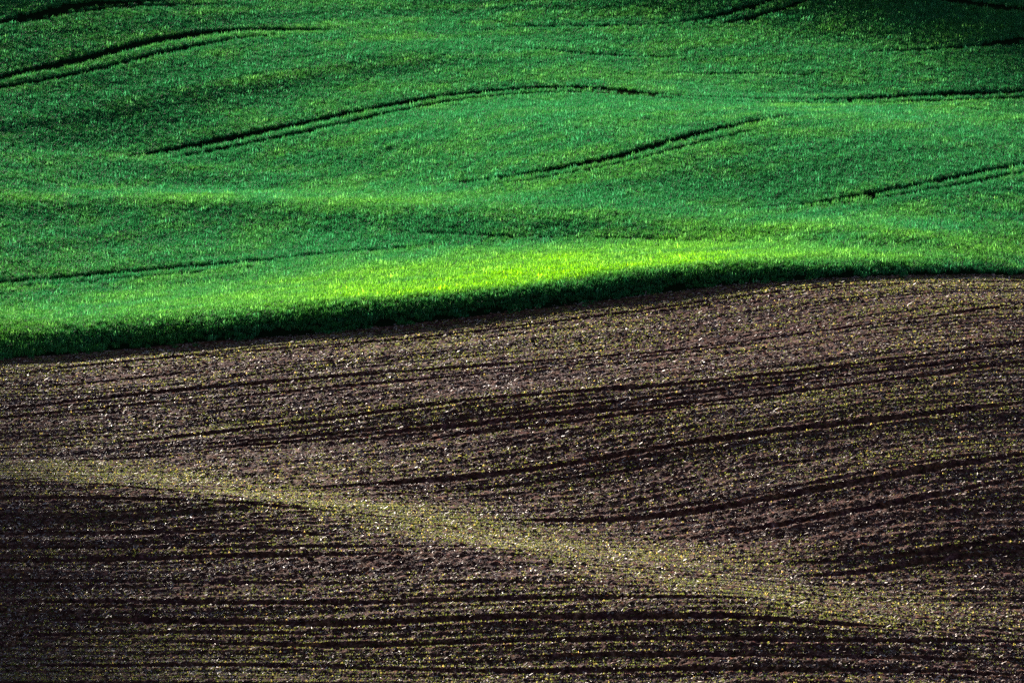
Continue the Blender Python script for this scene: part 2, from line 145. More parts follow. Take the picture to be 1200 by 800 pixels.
    -2589,-2619,-2642,-2642,-2690,-3364,-4153,-4943,-5340,-5583,-5556,-5290,-4895,-4524,-4086,-3522,-3090,-2889,-2728,-2655,-2807,-2982,-3161,-3464,-3806,-4200,-4561,-4591,-4610,-4632,-4653,
    -2570,-2593,-2606,-2593,-2682,-3396,-4060,-4857,-5295,-5523,-5517,-5259,-4951,-4612,-4177,-3658,-3269,-3077,-2915,-2858,-3028,-3233,-3394,-3655,-3941,-4267,-4616,-4656,-4670,-4687,-4705,
    -2517,-2556,-2597,-2625,-2700,-3398,-4009,-4727,-5254,-5458,-5478,-5253,-5047,-4716,-4299,-3815,-3450,-3262,-3100,-3059,-3245,-3470,-3619,-3836,-4082,-4358,-4686,-4734,-4745,-4759,-4775,
    -2494,-2523,-2553,-2584,-2676,-3383,-3979,-4591,-5189,-5398,-5440,-5291,-5149,-4822,-4432,-3979,-3634,-3431,-3276,-3257,-3454,-3686,-3824,-4000,-4219,-4457,-4816,-4872,-4843,-4842,-4851,
    -2411,-2464,-2548,-2716,-2802,-3271,-3989,-4460,-5092,-5351,-5409,-5362,-5223,-4927,-4566,-4143,-3807,-3577,-3447,-3458,-3645,-3878,-3999,-4139,-4331,-4579,-4925,-4993,-4948,-4941,-4946,
    -2381,-2414,-2455,-2516,-2675,-3232,-3961,-4377,-4951,-5314,-5387,-5427,-5262,-5018,-4704,-4314,-3950,-3701,-3615,-3652,-3824,-4038,-4138,-4239,-4408,-4707,-4998,-5059,-5046,-5048,-5056,
    -2301,-2329,-2356,-2365,-2563,-3195,-3912,-4328,-4790,-5267,-5377,-5455,-5285,-5087,-4839,-4466,-4057,-3818,-3774,-3815,-3989,-4167,-4236,-4294,-4466,-4795,-5094,-5154,-5142,-5142,-5148,
    -2208,-2229,-2246,-2244,-2474,-3147,-3852,-4292,-4657,-5181,-5380,-5446,-5305,-5151,-4944,-4576,-4142,-3932,-3917,-3962,-4123,-4262,-4292,-4320,-4497,-4838,-5148,-5214,-5206,-5208,-5213,
    -2110,-2130,-2144,-2137,-2391,-3102,-3778,-4250,-4569,-5056,-5385,-5420,-5332,-5206,-5020,-4651,-4214,-4043,-4044,-4093,-4230,-4317,-4313,-4312,-4510,-4854,-5157,-5223,-5215,-5218,-5225,
    -2014,-2034,-2048,-2043,-2319,-3054,-3695,-4195,-4518,-4922,-5366,-5401,-5354,-5249,-5076,-4699,-4281,-4143,-4158,-4209,-4309,-4341,-4286,-4288,-4518,-4839,-5133,-5195,-5187,-5188,-5192,
    -1925,-1948,-1963,-1956,-2253,-3002,-3611,-4131,-4480,-4817,-5297,-5400,-5363,-5284,-5112,-4730,-4342,-4234,-4263,-4304,-4355,-4312,-4225,-4277,-4505,-4802,-5082,-5114,-5115,-5130,-5142,
    -1857,-1872,-1872,-1853,-2202,-2941,-3528,-4061,-4443,-4754,-5183,-5408,-5358,-5312,-5128,-4746,-4394,-4319,-4354,-4384,-4377,-4271,-4182,-4257,-4479,-4740,-4994,-5036,-5034,-5048,-5059,
    -1777,-1808,-1833,-1826,-2146,-2875,-3450,-3985,-4409,-4720,-5059,-5398,-5354,-5326,-5128,-4745,-4445,-4397,-4430,-4448,-4385,-4238,-4143,-4234,-4437,-4651,-4879,-4943,-4934,-4940,-4947,
    -1723,-1758,-1789,-1787,-2098,-2798,-3375,-3905,-4379,-4694,-4966,-5341,-5353,-5323,-5114,-4728,-4503,-4461,-4495,-4494,-4378,-4204,-4112,-4205,-4377,-4564,-4765,-4825,-4820,-4830,-4840,
    -1672,-1700,-1734,-1771,-2041,-2719,-3301,-3829,-4347,-4672,-4921,-5246,-5358,-5310,-5079,-4722,-4556,-4514,-4548,-4518,-4359,-4174,-4086,-4167,-4320,-4473,-4643,-4761,-4724,-4712,-4710,
    -1554,-1623,-1730,-1894,-1970,-2630,-3232,-3759,-4308,-4659,-4906,-5149,-5342,-5282,-5050,-4729,-4585,-4563,-4585,-4519,-4328,-4145,-4062,-4132,-4264,-4372,-4520,-4618,-4593,-4587,-4589,
    -1517,-1534,-1549,-1584,-1902,-2557,-3154,-3701,-4258,-4660,-4893,-5089,-5276,-5248,-5027,-4720,-4598,-4613,-4601,-4498,-4288,-4118,-4039,-4105,-4190,-4261,-4398,-4474,-4459,-4456,-4457,
    -1374,-1395,-1412,-1435,-1828,-2476,-3080,-3647,-4207,-4667,-4874,-5062,-5180,-5182,-4983,-4698,-4627,-4654,-4600,-4450,-4238,-4090,-4027,-4066,-4087,-4144,-4268,-4333,-4319,-4315,-4316,
    -1234,-1247,-1251,-1271,-1734,-2396,-3006,-3595,-4167,-4661,-4869,-5031,-5092,-5061,-4918,-4711,-4673,-4683,-4576,-4379,-4203,-4074,-4015,-3987,-3968,-4018,-4143,-4187,-4172,-4170,-4171,
    -1080,-1096,-1103,-1133,-1639,-2306,-2930,-3545,-4137,-4641,-4881,-5008,-5016,-4956,-4894,-4757,-4717,-4702,-4527,-4330,-4173,-4042,-3963,-3876,-3831,-3878,-3985,-4025,-4008,-4003,-3999,
    -931,-949,-956,-996,-1535,-2210,-2851,-3494,-4114,-4618,-4892,-5011,-4981,-4935,-4915,-4809,-4763,-4699,-4477,-4285,-4130,-3987,-3870,-3734,-3673,-3703,-3794,-3819,-3773,-3793,-3810,
    -798,-801,-789,-856,-1430,-2103,-2771,-3441,-4090,-4602,-4899,-5023,-4993,-4962,-4956,-4863,-4806,-4677,-4433,-4245,-4080,-3903,-3736,-3559,-3485,-3502,-3556,-3600,-3557,-3572,-3586,
    -659,-688,-704,-742,-1309,-1993,-2687,-3388,-4062,-4590,-4907,-5042,-5024,-5010,-5008,-4922,-4835,-4643,-4395,-4204,-4016,-3794,-3553,-3352,-3278,-3261,-3298,-3362,-3336,-3338,-3343,
    -549,-580,-604,-639,-1180,-1875,-2604,-3333,-4032,-4580,-4917,-5067,-5066,-5067,-5065,-4983,-4844,-4607,-4355,-4171,-3937,-3627,-3329,-3133,-3034,-3005,-3055,-3126,-3105,-3110,-3118,
    -449,-467,-481,-522,-1056,-1751,-2521,-3276,-4000,-4568,-4928,-5096,-5111,-5124,-5130,-5037,-4835,-4564,-4320,-4128,-3790,-3417,-3096,-2889,-2774,-2759,-2805,-2890,-2876,-2882,-2893,
    -295,-358,-441,-477,-889,-1645,-2430,-3219,-3965,-4554,-4935,-5117,-5151,-5179,-5189,-5068,-4813,-4519,-4287,-4014,-3596,-3176,-2842,-2624,-2516,-2511,-2552,-2673,-2673,-2655,-2647,
    -172,-212,-267,-340,-744,-1538,-2340,-3162,-3929,-4537,-4938,-5136,-5184,-5224,-5230,-5081,-4775,-4478,-4213,-3842,-3352,-2907,-2571,-2355,-2262,-2257,-2315,-2413,-2416,-2413,-2417,
    -29,-28,-19,-120,-627,-1421,-2257,-3100,-3892,-4518,-4937,-5149,-5211,-5260,-5256,-5072,-4729,-4427,-4085,-3599,-3078,-2635,-2291,-2088,-2004,-2007,-2069,-2166,-2176,-2173,-2175,
    164,157,166,50,-494,-1313,-2174,-3036,-3853,-4496,-4933,-5158,-5231,-5283,-5264,-5043,-4675,-4345,-3887,-3327,-2815,-2355,-2013,-1821,-1747,-1758,-1823,-1918,-1929,-1926,-1928,
    339,336,355,238,-365,-1209,-2094,-2973,-3811,-4472,-4924,-5161,-5243,-5295,-5255,-4995,-4610,-4211,-3639,-3070,-2540,-2070,-1736,-1553,-1490,-1509,-1575,-1673,-1687,-1682,-1681,
    483,476,508,412,-233,-1111,-2014,-2912,-3767,-4445,-4911,-5158,-5246,-5294,-5226,-4932,-4518,-4018,-3388,-2809,-2255,-1786,-1455,-1285,-1233,-1260,-1326,-1433,-1428,-1428,-1439,
    558,595,690,600,-119,-1009,-1939,-2850,-3721,-4413,-4894,-5150,-5240,-5279,-5178,-4853,-4385,-3794,-3143,-2536,-1963,-1494,-1176,-1017,-978,-1012,-1078,-1191,-1186,-1193,-1220,
    562,552,633,749,9,-921,-1860,-2791,-3674,-4378,-4873,-5134,-5225,-5248,-5112,-4750,-4210,-3566,-2892,-2249,-1668,-1207,-894,-752,-723,-762,-830,-951,-1003,-1014,-1034,
    501,447,457,611,199,-864,-1766,-2741,-3623,-4342,-4846,-5112,-5199,-5201,-5030,-4617,-4014,-3339,-2627,-1955,-1364,-905,-620,-490,-474,-520,-585,-707,-807,-847,-886,
    383,295,228,224,194,-725,-1712,-2676,-3577,-4302,-4814,-5084,-5161,-5139,-4925,-4455,-3814,-3103,-2359,-1647,-1064,-639,-330,-236,-231,-276,-340,-498,-667,-729,-776,
    166,84,29,42,95,-582,-1662,-2608,-3533,-4260,-4779,-5046,-5112,-5060,-4798,-4286,-3609,-2861,-2065,-1340,-755,-301,-158,-116,-122,-133,-161,-233,-519,-699,-819,
    -30,-121,-194,-233,-244,-497,-1591,-2546,-3488,-4215,-4742,-5002,-5053,-4964,-4661,-4111,-3399,-2598,-1797,-1007,-456,-396,-479,-496,-490,-498,-512,-536,-629,-717,-792,
    -249,-342,-418,-460,-479,-503,-1480,-2509,-3429,-4175,-4701,-4956,-4985,-4862,-4517,-3933,-3172,-2352,-1460,-676,-595,-670,-647,-614,-603,-609,-633,-676,-727,-799,-876,
    -458,-552,-634,-689,-754,-798,-1340,-2473,-3369,-4136,-4655,-4904,-4911,-4750,-4367,-3740,-2952,-2070,-1140,-900,-907,-866,-836,-824,-817,-814,-819,-828,-842,-895,-966,
    -676,-772,-855,-913,-981,-1038,-1308,-2405,-3318,-4093,-4607,-4848,-4830,-4633,-4211,-3537,-2739,-1718,-1104,-1117,-1090,-1050,-1019,-994,-975,-965,-961,-961,-965,-1009,-1073,
    -847,-930,-1031,-1134,-1227,-1303,-1374,-2294,-3289,-4038,-4560,-4787,-4742,-4512,-4035,-3360,-2452,-1514,-1341,-1333,-1285,-1238,-1199,-1168,-1146,-1129,-1115,-1092,-1048,-1065,-1141,
    -1104,-1190,-1275,-1364,-1447,-1523,-1580,-2197,-3249,-3983,-4510,-4719,-4651,-4377,-3865,-3157,-2134,-1592,-1586,-1535,-1468,-1413,-1368,-1331,-1302,-1278,-1258,-1236,-1206,-1221,-1288,
    -1365,-1456,-1525,-1592,-1673,-1761,-1822,-2128,-3205,-3926,-4457,-4644,-4555,-4225,-3715,-2871,-2104,-1941,-1817,-1713,-1640,-1582,-1532,-1490,-1456,-1427,-1403,-1384,-1375,-1398,-1457,
    -1597,-1681,-1745,-1809,-1891,-1991,-2086,-2189,-3106,-3895,-4389,-4576,-4444,-4084,-3523,-2632,-2130,-2070,-1983,-1890,-1809,-1741,-1685,-1639,-1602,-1571,-1547,-1529,-1519,-1541,-1600,
    -1816,-1896,-1957,-2018,-2099,-2203,-2335,-2474,-3004,-3854,-4318,-4501,-4321,-3950,-3276,-2600,-2439,-2296,-2155,-2046,-1961,-1891,-1832,-1784,-1744,-1711,-1686,-1669,-1661,-1683,-1740,
    -2014,-2091,-2149,-2210,-2294,-2404,-2542,-2694,-2987,-3785,-4257,-4413,-4211,-3769,-3097,-2789,-2592,-2422,-2294,-2191,-2105,-2032,-1971,-1920,-1879,-1845,-1819,-1801,-1792,-1813,-1868,
    -2197,-2271,-2327,-2388,-2474,-2588,-2735,-2904,-3081,-3677,-4202,-4304,-4089,-3563,-3102,-2893,-2715,-2560,-2431,-2324,-2236,-2163,-2102,-2051,-2009,-1974,-1947,-1927,-1916,-1935,-1989,
    -2362,-2434,-2487,-2548,-2634,-2746,-2888,-3079,-3314,-3636,-4113,-4237,-3920,-3476,-3208,-2998,-2814,-2666,-2544,-2443,-2358,-2286,-2226,-2175,-2132,-2097,-2068,-2046,-2033,-2049,-2101,
    -2502,-2571,-2627,-2692,-2779,-2889,-3024,-3193,-3410,-3674,-3959,-4031,-3769,-3485,-3248,-3053,-2895,-2763,-2650,-2554,-2472,-2402,-2343,-2293,-2251,-2215,-2185,-2159,-2137,-2146,-2196,
    -2640,-2703,-2753,-2817,-2904,-3009,-3133,-3280,-3446,-3606,-3706,-3701,-3593,-3433,-3262,-3104,-2966,-2846,-2742,-2654,-2577,-2511,-2455,-2406,-2364,-2328,-2295,-2266,-2242,-2249,-2294,
    -2622,-2737,-2853,-2940,-3022,-3114,-3219,-3335,-3455,-3560,-3620,-3609,-3527,-3405,-3272,-3144,-3027,-2922,-2829,-2748,-2677,-2615,-2561,-2515,-2474,-2438,-2407,-2374,-2323,-2257,-2229,
    -2842,-2907,-2982,-3052,-3123,-3202,-3289,-3378,-3462,-3525,-3551,-3533,-3474,-3387,-3286,-3183,-3084,-2992,-2909,-2836,-2771,-2713,-2663,-2619,-2580,-2545,-2513,-2481,-2444,-2402,-2377,
    -3064,-3081,-3110,-3158,-3217,-3281,-3349,-3415,-3472,-3511,-3524,-3506,-3458,-3388,-3307,-3222,-3139,-3060,-2987,-2920,-2861,-2808,-2761,-2720,-2683,-2651,-2621,-2593,-2573,-2572,-2582,
    -3182,-3196,-3220,-3257,-3302,-3352,-3404,-3452,-3491,-3514,-3517,-3497,-3457,-3401,-3335,-3264,-3193,-3125,-3060,-3001,-2947,-2899,-2856,-2818,-2784,-2755,-2729,-2708,-2694,-2691,-2696,
    -3296,-3306,-3321,-3347,-3381,-3419,-3457,-3490,-3515,-3528,-3525,-3506,-3471,-3424,-3369,-3309,-3249,-3189,-3133,-3080,-3031,-2987,-2948,-2914,-2883,-2857,-2835,-2819,-2811,-2811,-2816,
    -3392,-3398,-3409,-3429,-3454,-3482,-3509,-3532,-3547,-3553,-3546,-3527,-3497,-3456,-3409,-3358,-3306,-3254,-3204,-3157,-3113,-3074,-3039,-3007,-2980,-2957,-2938,-2925,-2919,-2920,-2924,
    -3481,-3484,-3492,-3505,-3523,-3542,-3561,-3576,-3584,-3585,-3575,-3557,-3529,-3495,-3454,-3410,-3365,-3319,-3275,-3233,-3195,-3159,-3127,-3099,-3075,-3054,-3039,-3028,-3023,-3025,-3028,
    -3561,-3562,-3567,-3576,-3588,-3602,-3614,-3623,-3626,-3623,-3613,-3594,-3569,-3539,-3503,-3465,-3425,-3385,-3346,-3309,-3274,-3242,-3213,-3188,-3167,-3149,-3136,-3127,-3123,-3124,-3127,
    -3636,-3636,-3638,-3644,-3652,-3660,-3667,-3672,-3672,-3666,-3655,-3637,-3614,-3587,-3556,-3522,-3487,-3452,-3417,-3384,-3353,-3324,-3299,-3276,-3257,-3241,-3230,-3222,-3219,-3220,-3223,
    -3706,-3705,-3706,-3709,-3714,-3719,-3722,-3723,-3720,-3714,-3702,-3685,-3664,-3639,-3611,-3581,-3550,-3519,-3488,-3459,-3431,-3405,-3382,-3362,-3345,-3331,-3321,-3314,-3311,-3312,-3315,
    -3774,-3772,-3771,-3773,-3776,-3778,-3778,-3776,-3772,-3764,-3752,-3736,-3717,-3694,-3669,-3642,-3615,-3587,-3560,-3533,-3508,-3485,-3465,-3447,-3431,-3419,-3410,-3404,-3401,-3402,-3404,
    -3839,-3836,-3835,-3836,-3837,-3837,-3835,-3832,-3826,-3817,-3806,-3791,-3773,-3752,-3729,-3705,-3680,-3655,-3631,-3607,-3585,-3564,-3546,-3529,-3516,-3504,-3496,-3491,-3489,-3489,-3491,
    -3903,-3900,-3898,-3898,-3897,-3896,-3893,-3889,-3882,-3873,-3862,-3847,-3831,-3812,-3791,-3769,-3747,-3724,-3702,-3681,-3661,-3643,-3626,-3611,-3598,-3588,-3581,-3576,-3574,-3575,-3576,
    -3965,-3963,-3961,-3960,-3958,-3956,-3953,-3947,-3940,-3931,-3920,-3906,-3891,-3873,-3854,-3834,-3814,-3794,-3774,-3755,-3737,-3720,-3704,-3691,-3680,-3670,-3664,-3660,-3658,-3658,-3658,
    -4028,-4026,-4024,-4022,-4020,-4017,-4013,-4007,-4000,-3991,-3980,-3967,-3952,-3936,-3919,-3901,-3882,-3864,-3846,-3828,-3812,-3796,-3782,-3770,-3760,-3752,-3745,-3741,-3739,-3739,-3740,
    -4091,-4089,-4087,-4085,-4082,-4079,-4074,-4069,-4061,-4052,-4041,-4029,-4015,-4000,-3984,-3968,-3951,-3934,-3917,-3901,-3886,-3872,-3860,-3848,-3839,-3831,-3825,-3821,-3819,-3819,-3820,
    -4154,-4152,-4150,-4148,-4145,-4141,-4137,-4131,-4123,-4114,-4104,-4092,-4079,-4065,-4051,-4036,-4020,-4005,-3990,-3975,-3961,-3948,-3936,-3926,-3917,-3910,-3904,-3901,-3899,-3898,-3899,
    -4217,-4216,-4215,-4212,-4209,-4205,-4200,-4194,-4186,-4178,-4168,-4156,-4144,-4131,-4118,-4104,-4090,-4076,-4062,-4048,-4035,-4023,-4012,-4003,-3994,-3988,-3982,-3979,-3977,-3977,-3977,
    -4282,-4281,-4280,-4277,-4273,-4269,-4264,-4258,-4250,-4242,-4233,-4222,-4211,-4199,-4186,-4173,-4160,-4147,-4134,-4121,-4109,-4098,-4088,-4079,-4071,-4065,-4060,-4056,-4055,-4054,-4054,
    -4347,-4347,-4345,-4343,-4339,-4334,-4329,-4323,-4316,-4308,-4299,-4289,-4278,-4267,-4255,-4243,-4230,-4218,-4206,-4194,-4183,-4173,-4163,-4155,-4147,-4141,-4136,-4133,-4131,-4131,-4130,
    -4413,-4413,-4411,-4409,-4405,-4400,-4395,-4389,-4382,-4374,-4366,-4357,-4347,-4336,-4325,-4313,-4302,-4290,-4278,-4267,-4257,-4247,-4238,-4230,-4223,-4217,-4213,-4209,-4207,-4207,-4206,
    -4480,-4480,-4478,-4475,-4472,-4467,-4462,-4456,-4449,-4442,-4434,-4425,-4416,-4406,-4395,-4384,-4373,-4362,-4351,-4340,-4330,-4320,-4312,-4304,-4298,-4292,-4288,-4285,-4283,-4282,-4281,
    -4548,-4547,-4545,-4543,-4540,-4535,-4530,-4525,-4518,-4511,-4503,-4495,-4486,-4476,-4466,-4455,-4445,-4434,-4423,-4413,-4403,-4394,-4386,-4378,-4372,-4367,-4362,-4359,-4357,-4356,-4356,
    -4616,-4615,-4614,-4612,-4609,-4605,-4600,-4594,-4588,-4581,-4573,-4565,-4556,-4546,-4537,-4526,-4516,-4506,-4495,-4485,-4476,-4467,-4459,-4452,-4446,-4441,-4436,-4433,-4431,-4430,-4429,
    -4685,-4684,-4683,-4681,-4678,-4675,-4670,-4664,-4658,-4651,-4643,-4635,-4626,-4617,-4607,-4597,-4587,-4577,-4567,-4557,-4548,-4540,-4532,-4525,-4519,-4514,-4510,-4507,-4505,-4503,-4502,
    -4754,-4754,-4753,-4751,-4749,-4745,-4741,-4735,-4729,-4722,-4714,-4705,-4697,-4687,-4678,-4668,-4658,-4648,-4639,-4629,-4621,-4613,-4605,-4598,-4592,-4587,-4583,-4580,-4577,-4576,-4574,
    -4824,-4824,-4824,-4822,-4820,-4816,-4812,-4806,-4800,-4793,-4785,-4776,-4767,-4758,-4748,-4739,-4729,-4720,-4710,-4701,-4693,-4685,-4678,-4671,-4665,-4660,-4656,-4653,-4650,-4648,-4647,
    -4895,-4896,-4895,-4894,-4891,-4888,-4883,-4878,-4872,-4864,-4856,-4848,-4838,-4829,-4819,-4809,-4800,-4790,-4781,-4773,-4765,-4757,-4750,-4744,-4738,-4733,-4728,-4725,-4722,-4719,-4717,
    -4972,-4969,-4967,-4965,-4963,-4960,-4955,-4950,-4944,-4936,-4928,-4919,-4910,-4900,-4890,-4880,-4870,-4861,-4852,-4844,-4836,-4829,-4822,-4815,-4809,-4804,-4800,-4797,-4794,-4789,-4782,
]
# direction of tillage: offset (cm) of the row coordinate from y, every 4 m by 2 m
ROWS = [
    -527,-522,-507,-477,-431,-378,-338,-316,-315,-337,-382,-434,-473,-496,-506,
    -515,-510,-498,-475,-442,-403,-372,-353,-347,-357,-383,-417,-445,-463,-471,
    -359,-356,-348,-333,-311,-285,-261,-243,-231,-227,-233,-248,-264,-277,-284,
    -232,-232,-227,-217,-201,-180,-158,-136,-117,-102,-93,-97,-106,-115,-121,
    -152,-153,-151,-144,-130,-109,-82,-54,-24,3,20,22,14,5,-1,
    -114,-116,-117,-112,-98,-74,-40,3,52,95,114,112,100,88,81,
    -113,-117,-121,-119,-108,-82,-36,33,117,183,195,176,156,141,132,
    -148,-154,-163,-169,-166,-139,-73,38,174,264,258,217,189,174,165,
    -217,-226,-240,-257,-264,-228,-127,36,221,324,299,241,211,198,191,
    -313,-322,-340,-362,-366,-305,-156,56,264,356,308,243,216,206,200,
    -410,-418,-431,-446,-436,-344,-153,86,283,342,266,190,166,158,153,
    -457,-462,-471,-478,-458,-343,-127,95,252,279,179,80,45,37,32,
    -391,-395,-400,-409,-397,-278,-82,79,174,189,84,-39,-90,-103,-108,
    -149,-152,-160,-181,-199,-124,-1,56,86,77,-41,-185,-244,-258,-263,
    272,268,258,213,117,73,58,27,16,-25,-182,-363,-436,-451,-456,
    589,587,577,502,312,138,31,-15,-12,-77,-281,-518,-617,-640,-648,
    656,654,640,537,282,56,-40,-21,26,-48,-297,-597,-733,-765,-775,
    663,658,633,501,208,-19,-65,23,99,23,-255,-613,-788,-832,-844,
    722,715,676,514,201,-10,-17,85,141,48,-229,-607,-808,-864,-880,
    803,795,745,557,231,47,50,120,117,-1,-260,-630,-846,-913,-932,
    966,956,885,643,288,116,123,147,90,-63,-322,-699,-949,-1026,-1046,
    1310,1289,1180,860,456,291,296,294,174,-55,-364,-789,-1094,-1202,-1223,
    1449,1434,1332,1024,685,584,622,594,407,59,-344,-831,-1218,-1363,-1403,
    1499,1475,1357,1007,696,639,691,677,483,109,-320,-844,-1269,-1449,-1494,
    1831,1794,1576,1030,593,513,570,561,392,41,-377,-886,-1322,-1485,-1526,
    2507,2438,2083,1236,562,383,424,438,302,-25,-444,-950,-1357,-1510,-1540,
    2969,2900,2492,1499,630,326,344,397,301,-45,-522,-1050,-1462,-1612,-1646,
    3182,3117,2733,1733,778,366,361,435,320,-71,-596,-1162,-1606,-1777,-1815,
    3317,3252,2876,1912,948,487,441,468,298,-118,-641,-1239,-1750,-1961,-2008,
    3383,3312,2936,2012,1105,615,495,449,253,-160,-666,-1303,-1900,-2155,-2211,
    3339,3266,2885,2007,1142,636,446,387,210,-197,-700,-1373,-2054,-2358,-2423,
    3265,3177,2775,1888,1023,496,317,297,165,-246,-769,-1453,-2197,-2555,-2633,
    3169,3068,2638,1742,857,340,185,205,115,-291,-854,-1559,-2333,-2744,-2841,
    3054,2943,2503,1622,754,246,90,105,65,-287,-914,-1667,-2440,-2882,-3002,
    2922,2809,2376,1531,692,186,-13,-40,-33,-295,-945,-1750,-2491,-2917,-3042,
    2747,2641,2235,1457,652,117,-154,-243,-207,-353,-941,-1754,-2492,-2908,-3019,
    2560,2457,2087,1387,611,21,-333,-476,-415,-430,-825,-1548,-2331,-2826,-2967,
    2389,2286,1937,1304,557,-80,-495,-670,-596,-497,-640,-1113,-1820,-2347,-2526,
    2223,2119,1780,1203,495,-158,-584,-759,-697,-576,-543,-723,-1107,-1423,-1519,
    2111,1993,1637,1086,419,-213,-603,-747,-712,-612,-536,-561,-722,-862,-903,
    2165,2004,1571,982,334,-256,-590,-702,-688,-611,-517,-490,-544,-611,-633,
    2340,2134,1601,922,258,-291,-590,-684,-671,-590,-481,-421,-437,-482,-498,
    2529,2301,1691,909,196,-341,-625,-705,-654,-527,-383,-309,-331,-393,-418,
    2712,2467,1808,940,162,-383,-659,-705,-580,-372,-186,-119,-185,-292,-343,
    2809,2563,1901,989,161,-395,-649,-632,-405,-106,106,144,25,-140,-227,
    2676,2468,1888,1018,176,-376,-584,-476,-148,186,362,343,186,-7,-118,
    2346,2185,1738,989,192,-335,-477,-282,64,320,364,263,88,-90,-191,
    1943,1805,1467,880,186,-281,-358,-150,107,201,133,-12,-175,-326,-411,
    1541,1404,1131,689,144,-230,-282,-139,-36,-59,-173,-311,-462,-603,-684,
    1190,1049,803,468,79,-201,-267,-241,-252,-337,-451,-585,-731,-868,-949,
    894,756,533,274,4,-203,-312,-380,-468,-576,-700,-838,-984,-1119,-1202,
    624,500,306,95,-108,-284,-422,-545,-668,-796,-934,-1079,-1231,-1374,-1467,
    383,267,94,-91,-269,-434,-586,-730,-871,-1014,-1162,-1315,-1472,-1624,-1727,
    159,45,-120,-292,-461,-624,-780,-933,-1084,-1236,-1390,-1548,-1709,-1865,-1976,
    -62,-179,-341,-508,-673,-835,-994,-1150,-1306,-1462,-1620,-1780,-1943,-2103,-2219,
    -291,-410,-572,-737,-900,-1061,-1220,-1378,-1536,-1694,-1854,-2015,-2178,-2339,-2458,
    -533,-652,-812,-976,-1137,-1298,-1457,-1615,-1774,-1932,-2092,-2253,-2415,-2575,-2694,
    -792,-911,-1069,-1231,-1391,-1551,-1709,-1867,-2024,-2182,-2341,-2501,-2662,-2820,-2938,
    -1118,-1236,-1393,-1554,-1713,-1871,-2028,-2185,-2342,-2499,-2657,-2816,-2976,-3133,-3250,
]
FIELD_EDGE = [235.19, 236.03, 237.15, 238.42, 239.68, 240.95, 242.21, 243.48, 244.74, 246.01, 247.27, 248.54, 249.79, 251.03, 252.29, 253.56, 254.75, 255.73, 256.41, 256.79, 256.92, 256.91, 256.84, 256.72, 256.56, 256.35, 256.15, 256.0, 255.92, 255.93, 256.06, 256.31, 256.65, 257.04, 257.45, 257.88, 258.33, 258.75, 259.13, 259.44, 259.72, 260.09, 260.65, 261.5, 262.64, 264.1, 265.82, 267.75, 269.76, 271.77, 273.74, 275.7, 277.67, 279.64, 281.6, 283.57, 285.53, 287.5, 289.47, 291.22, 292.53]   # y of the crop edge, x=-60..60 step 2
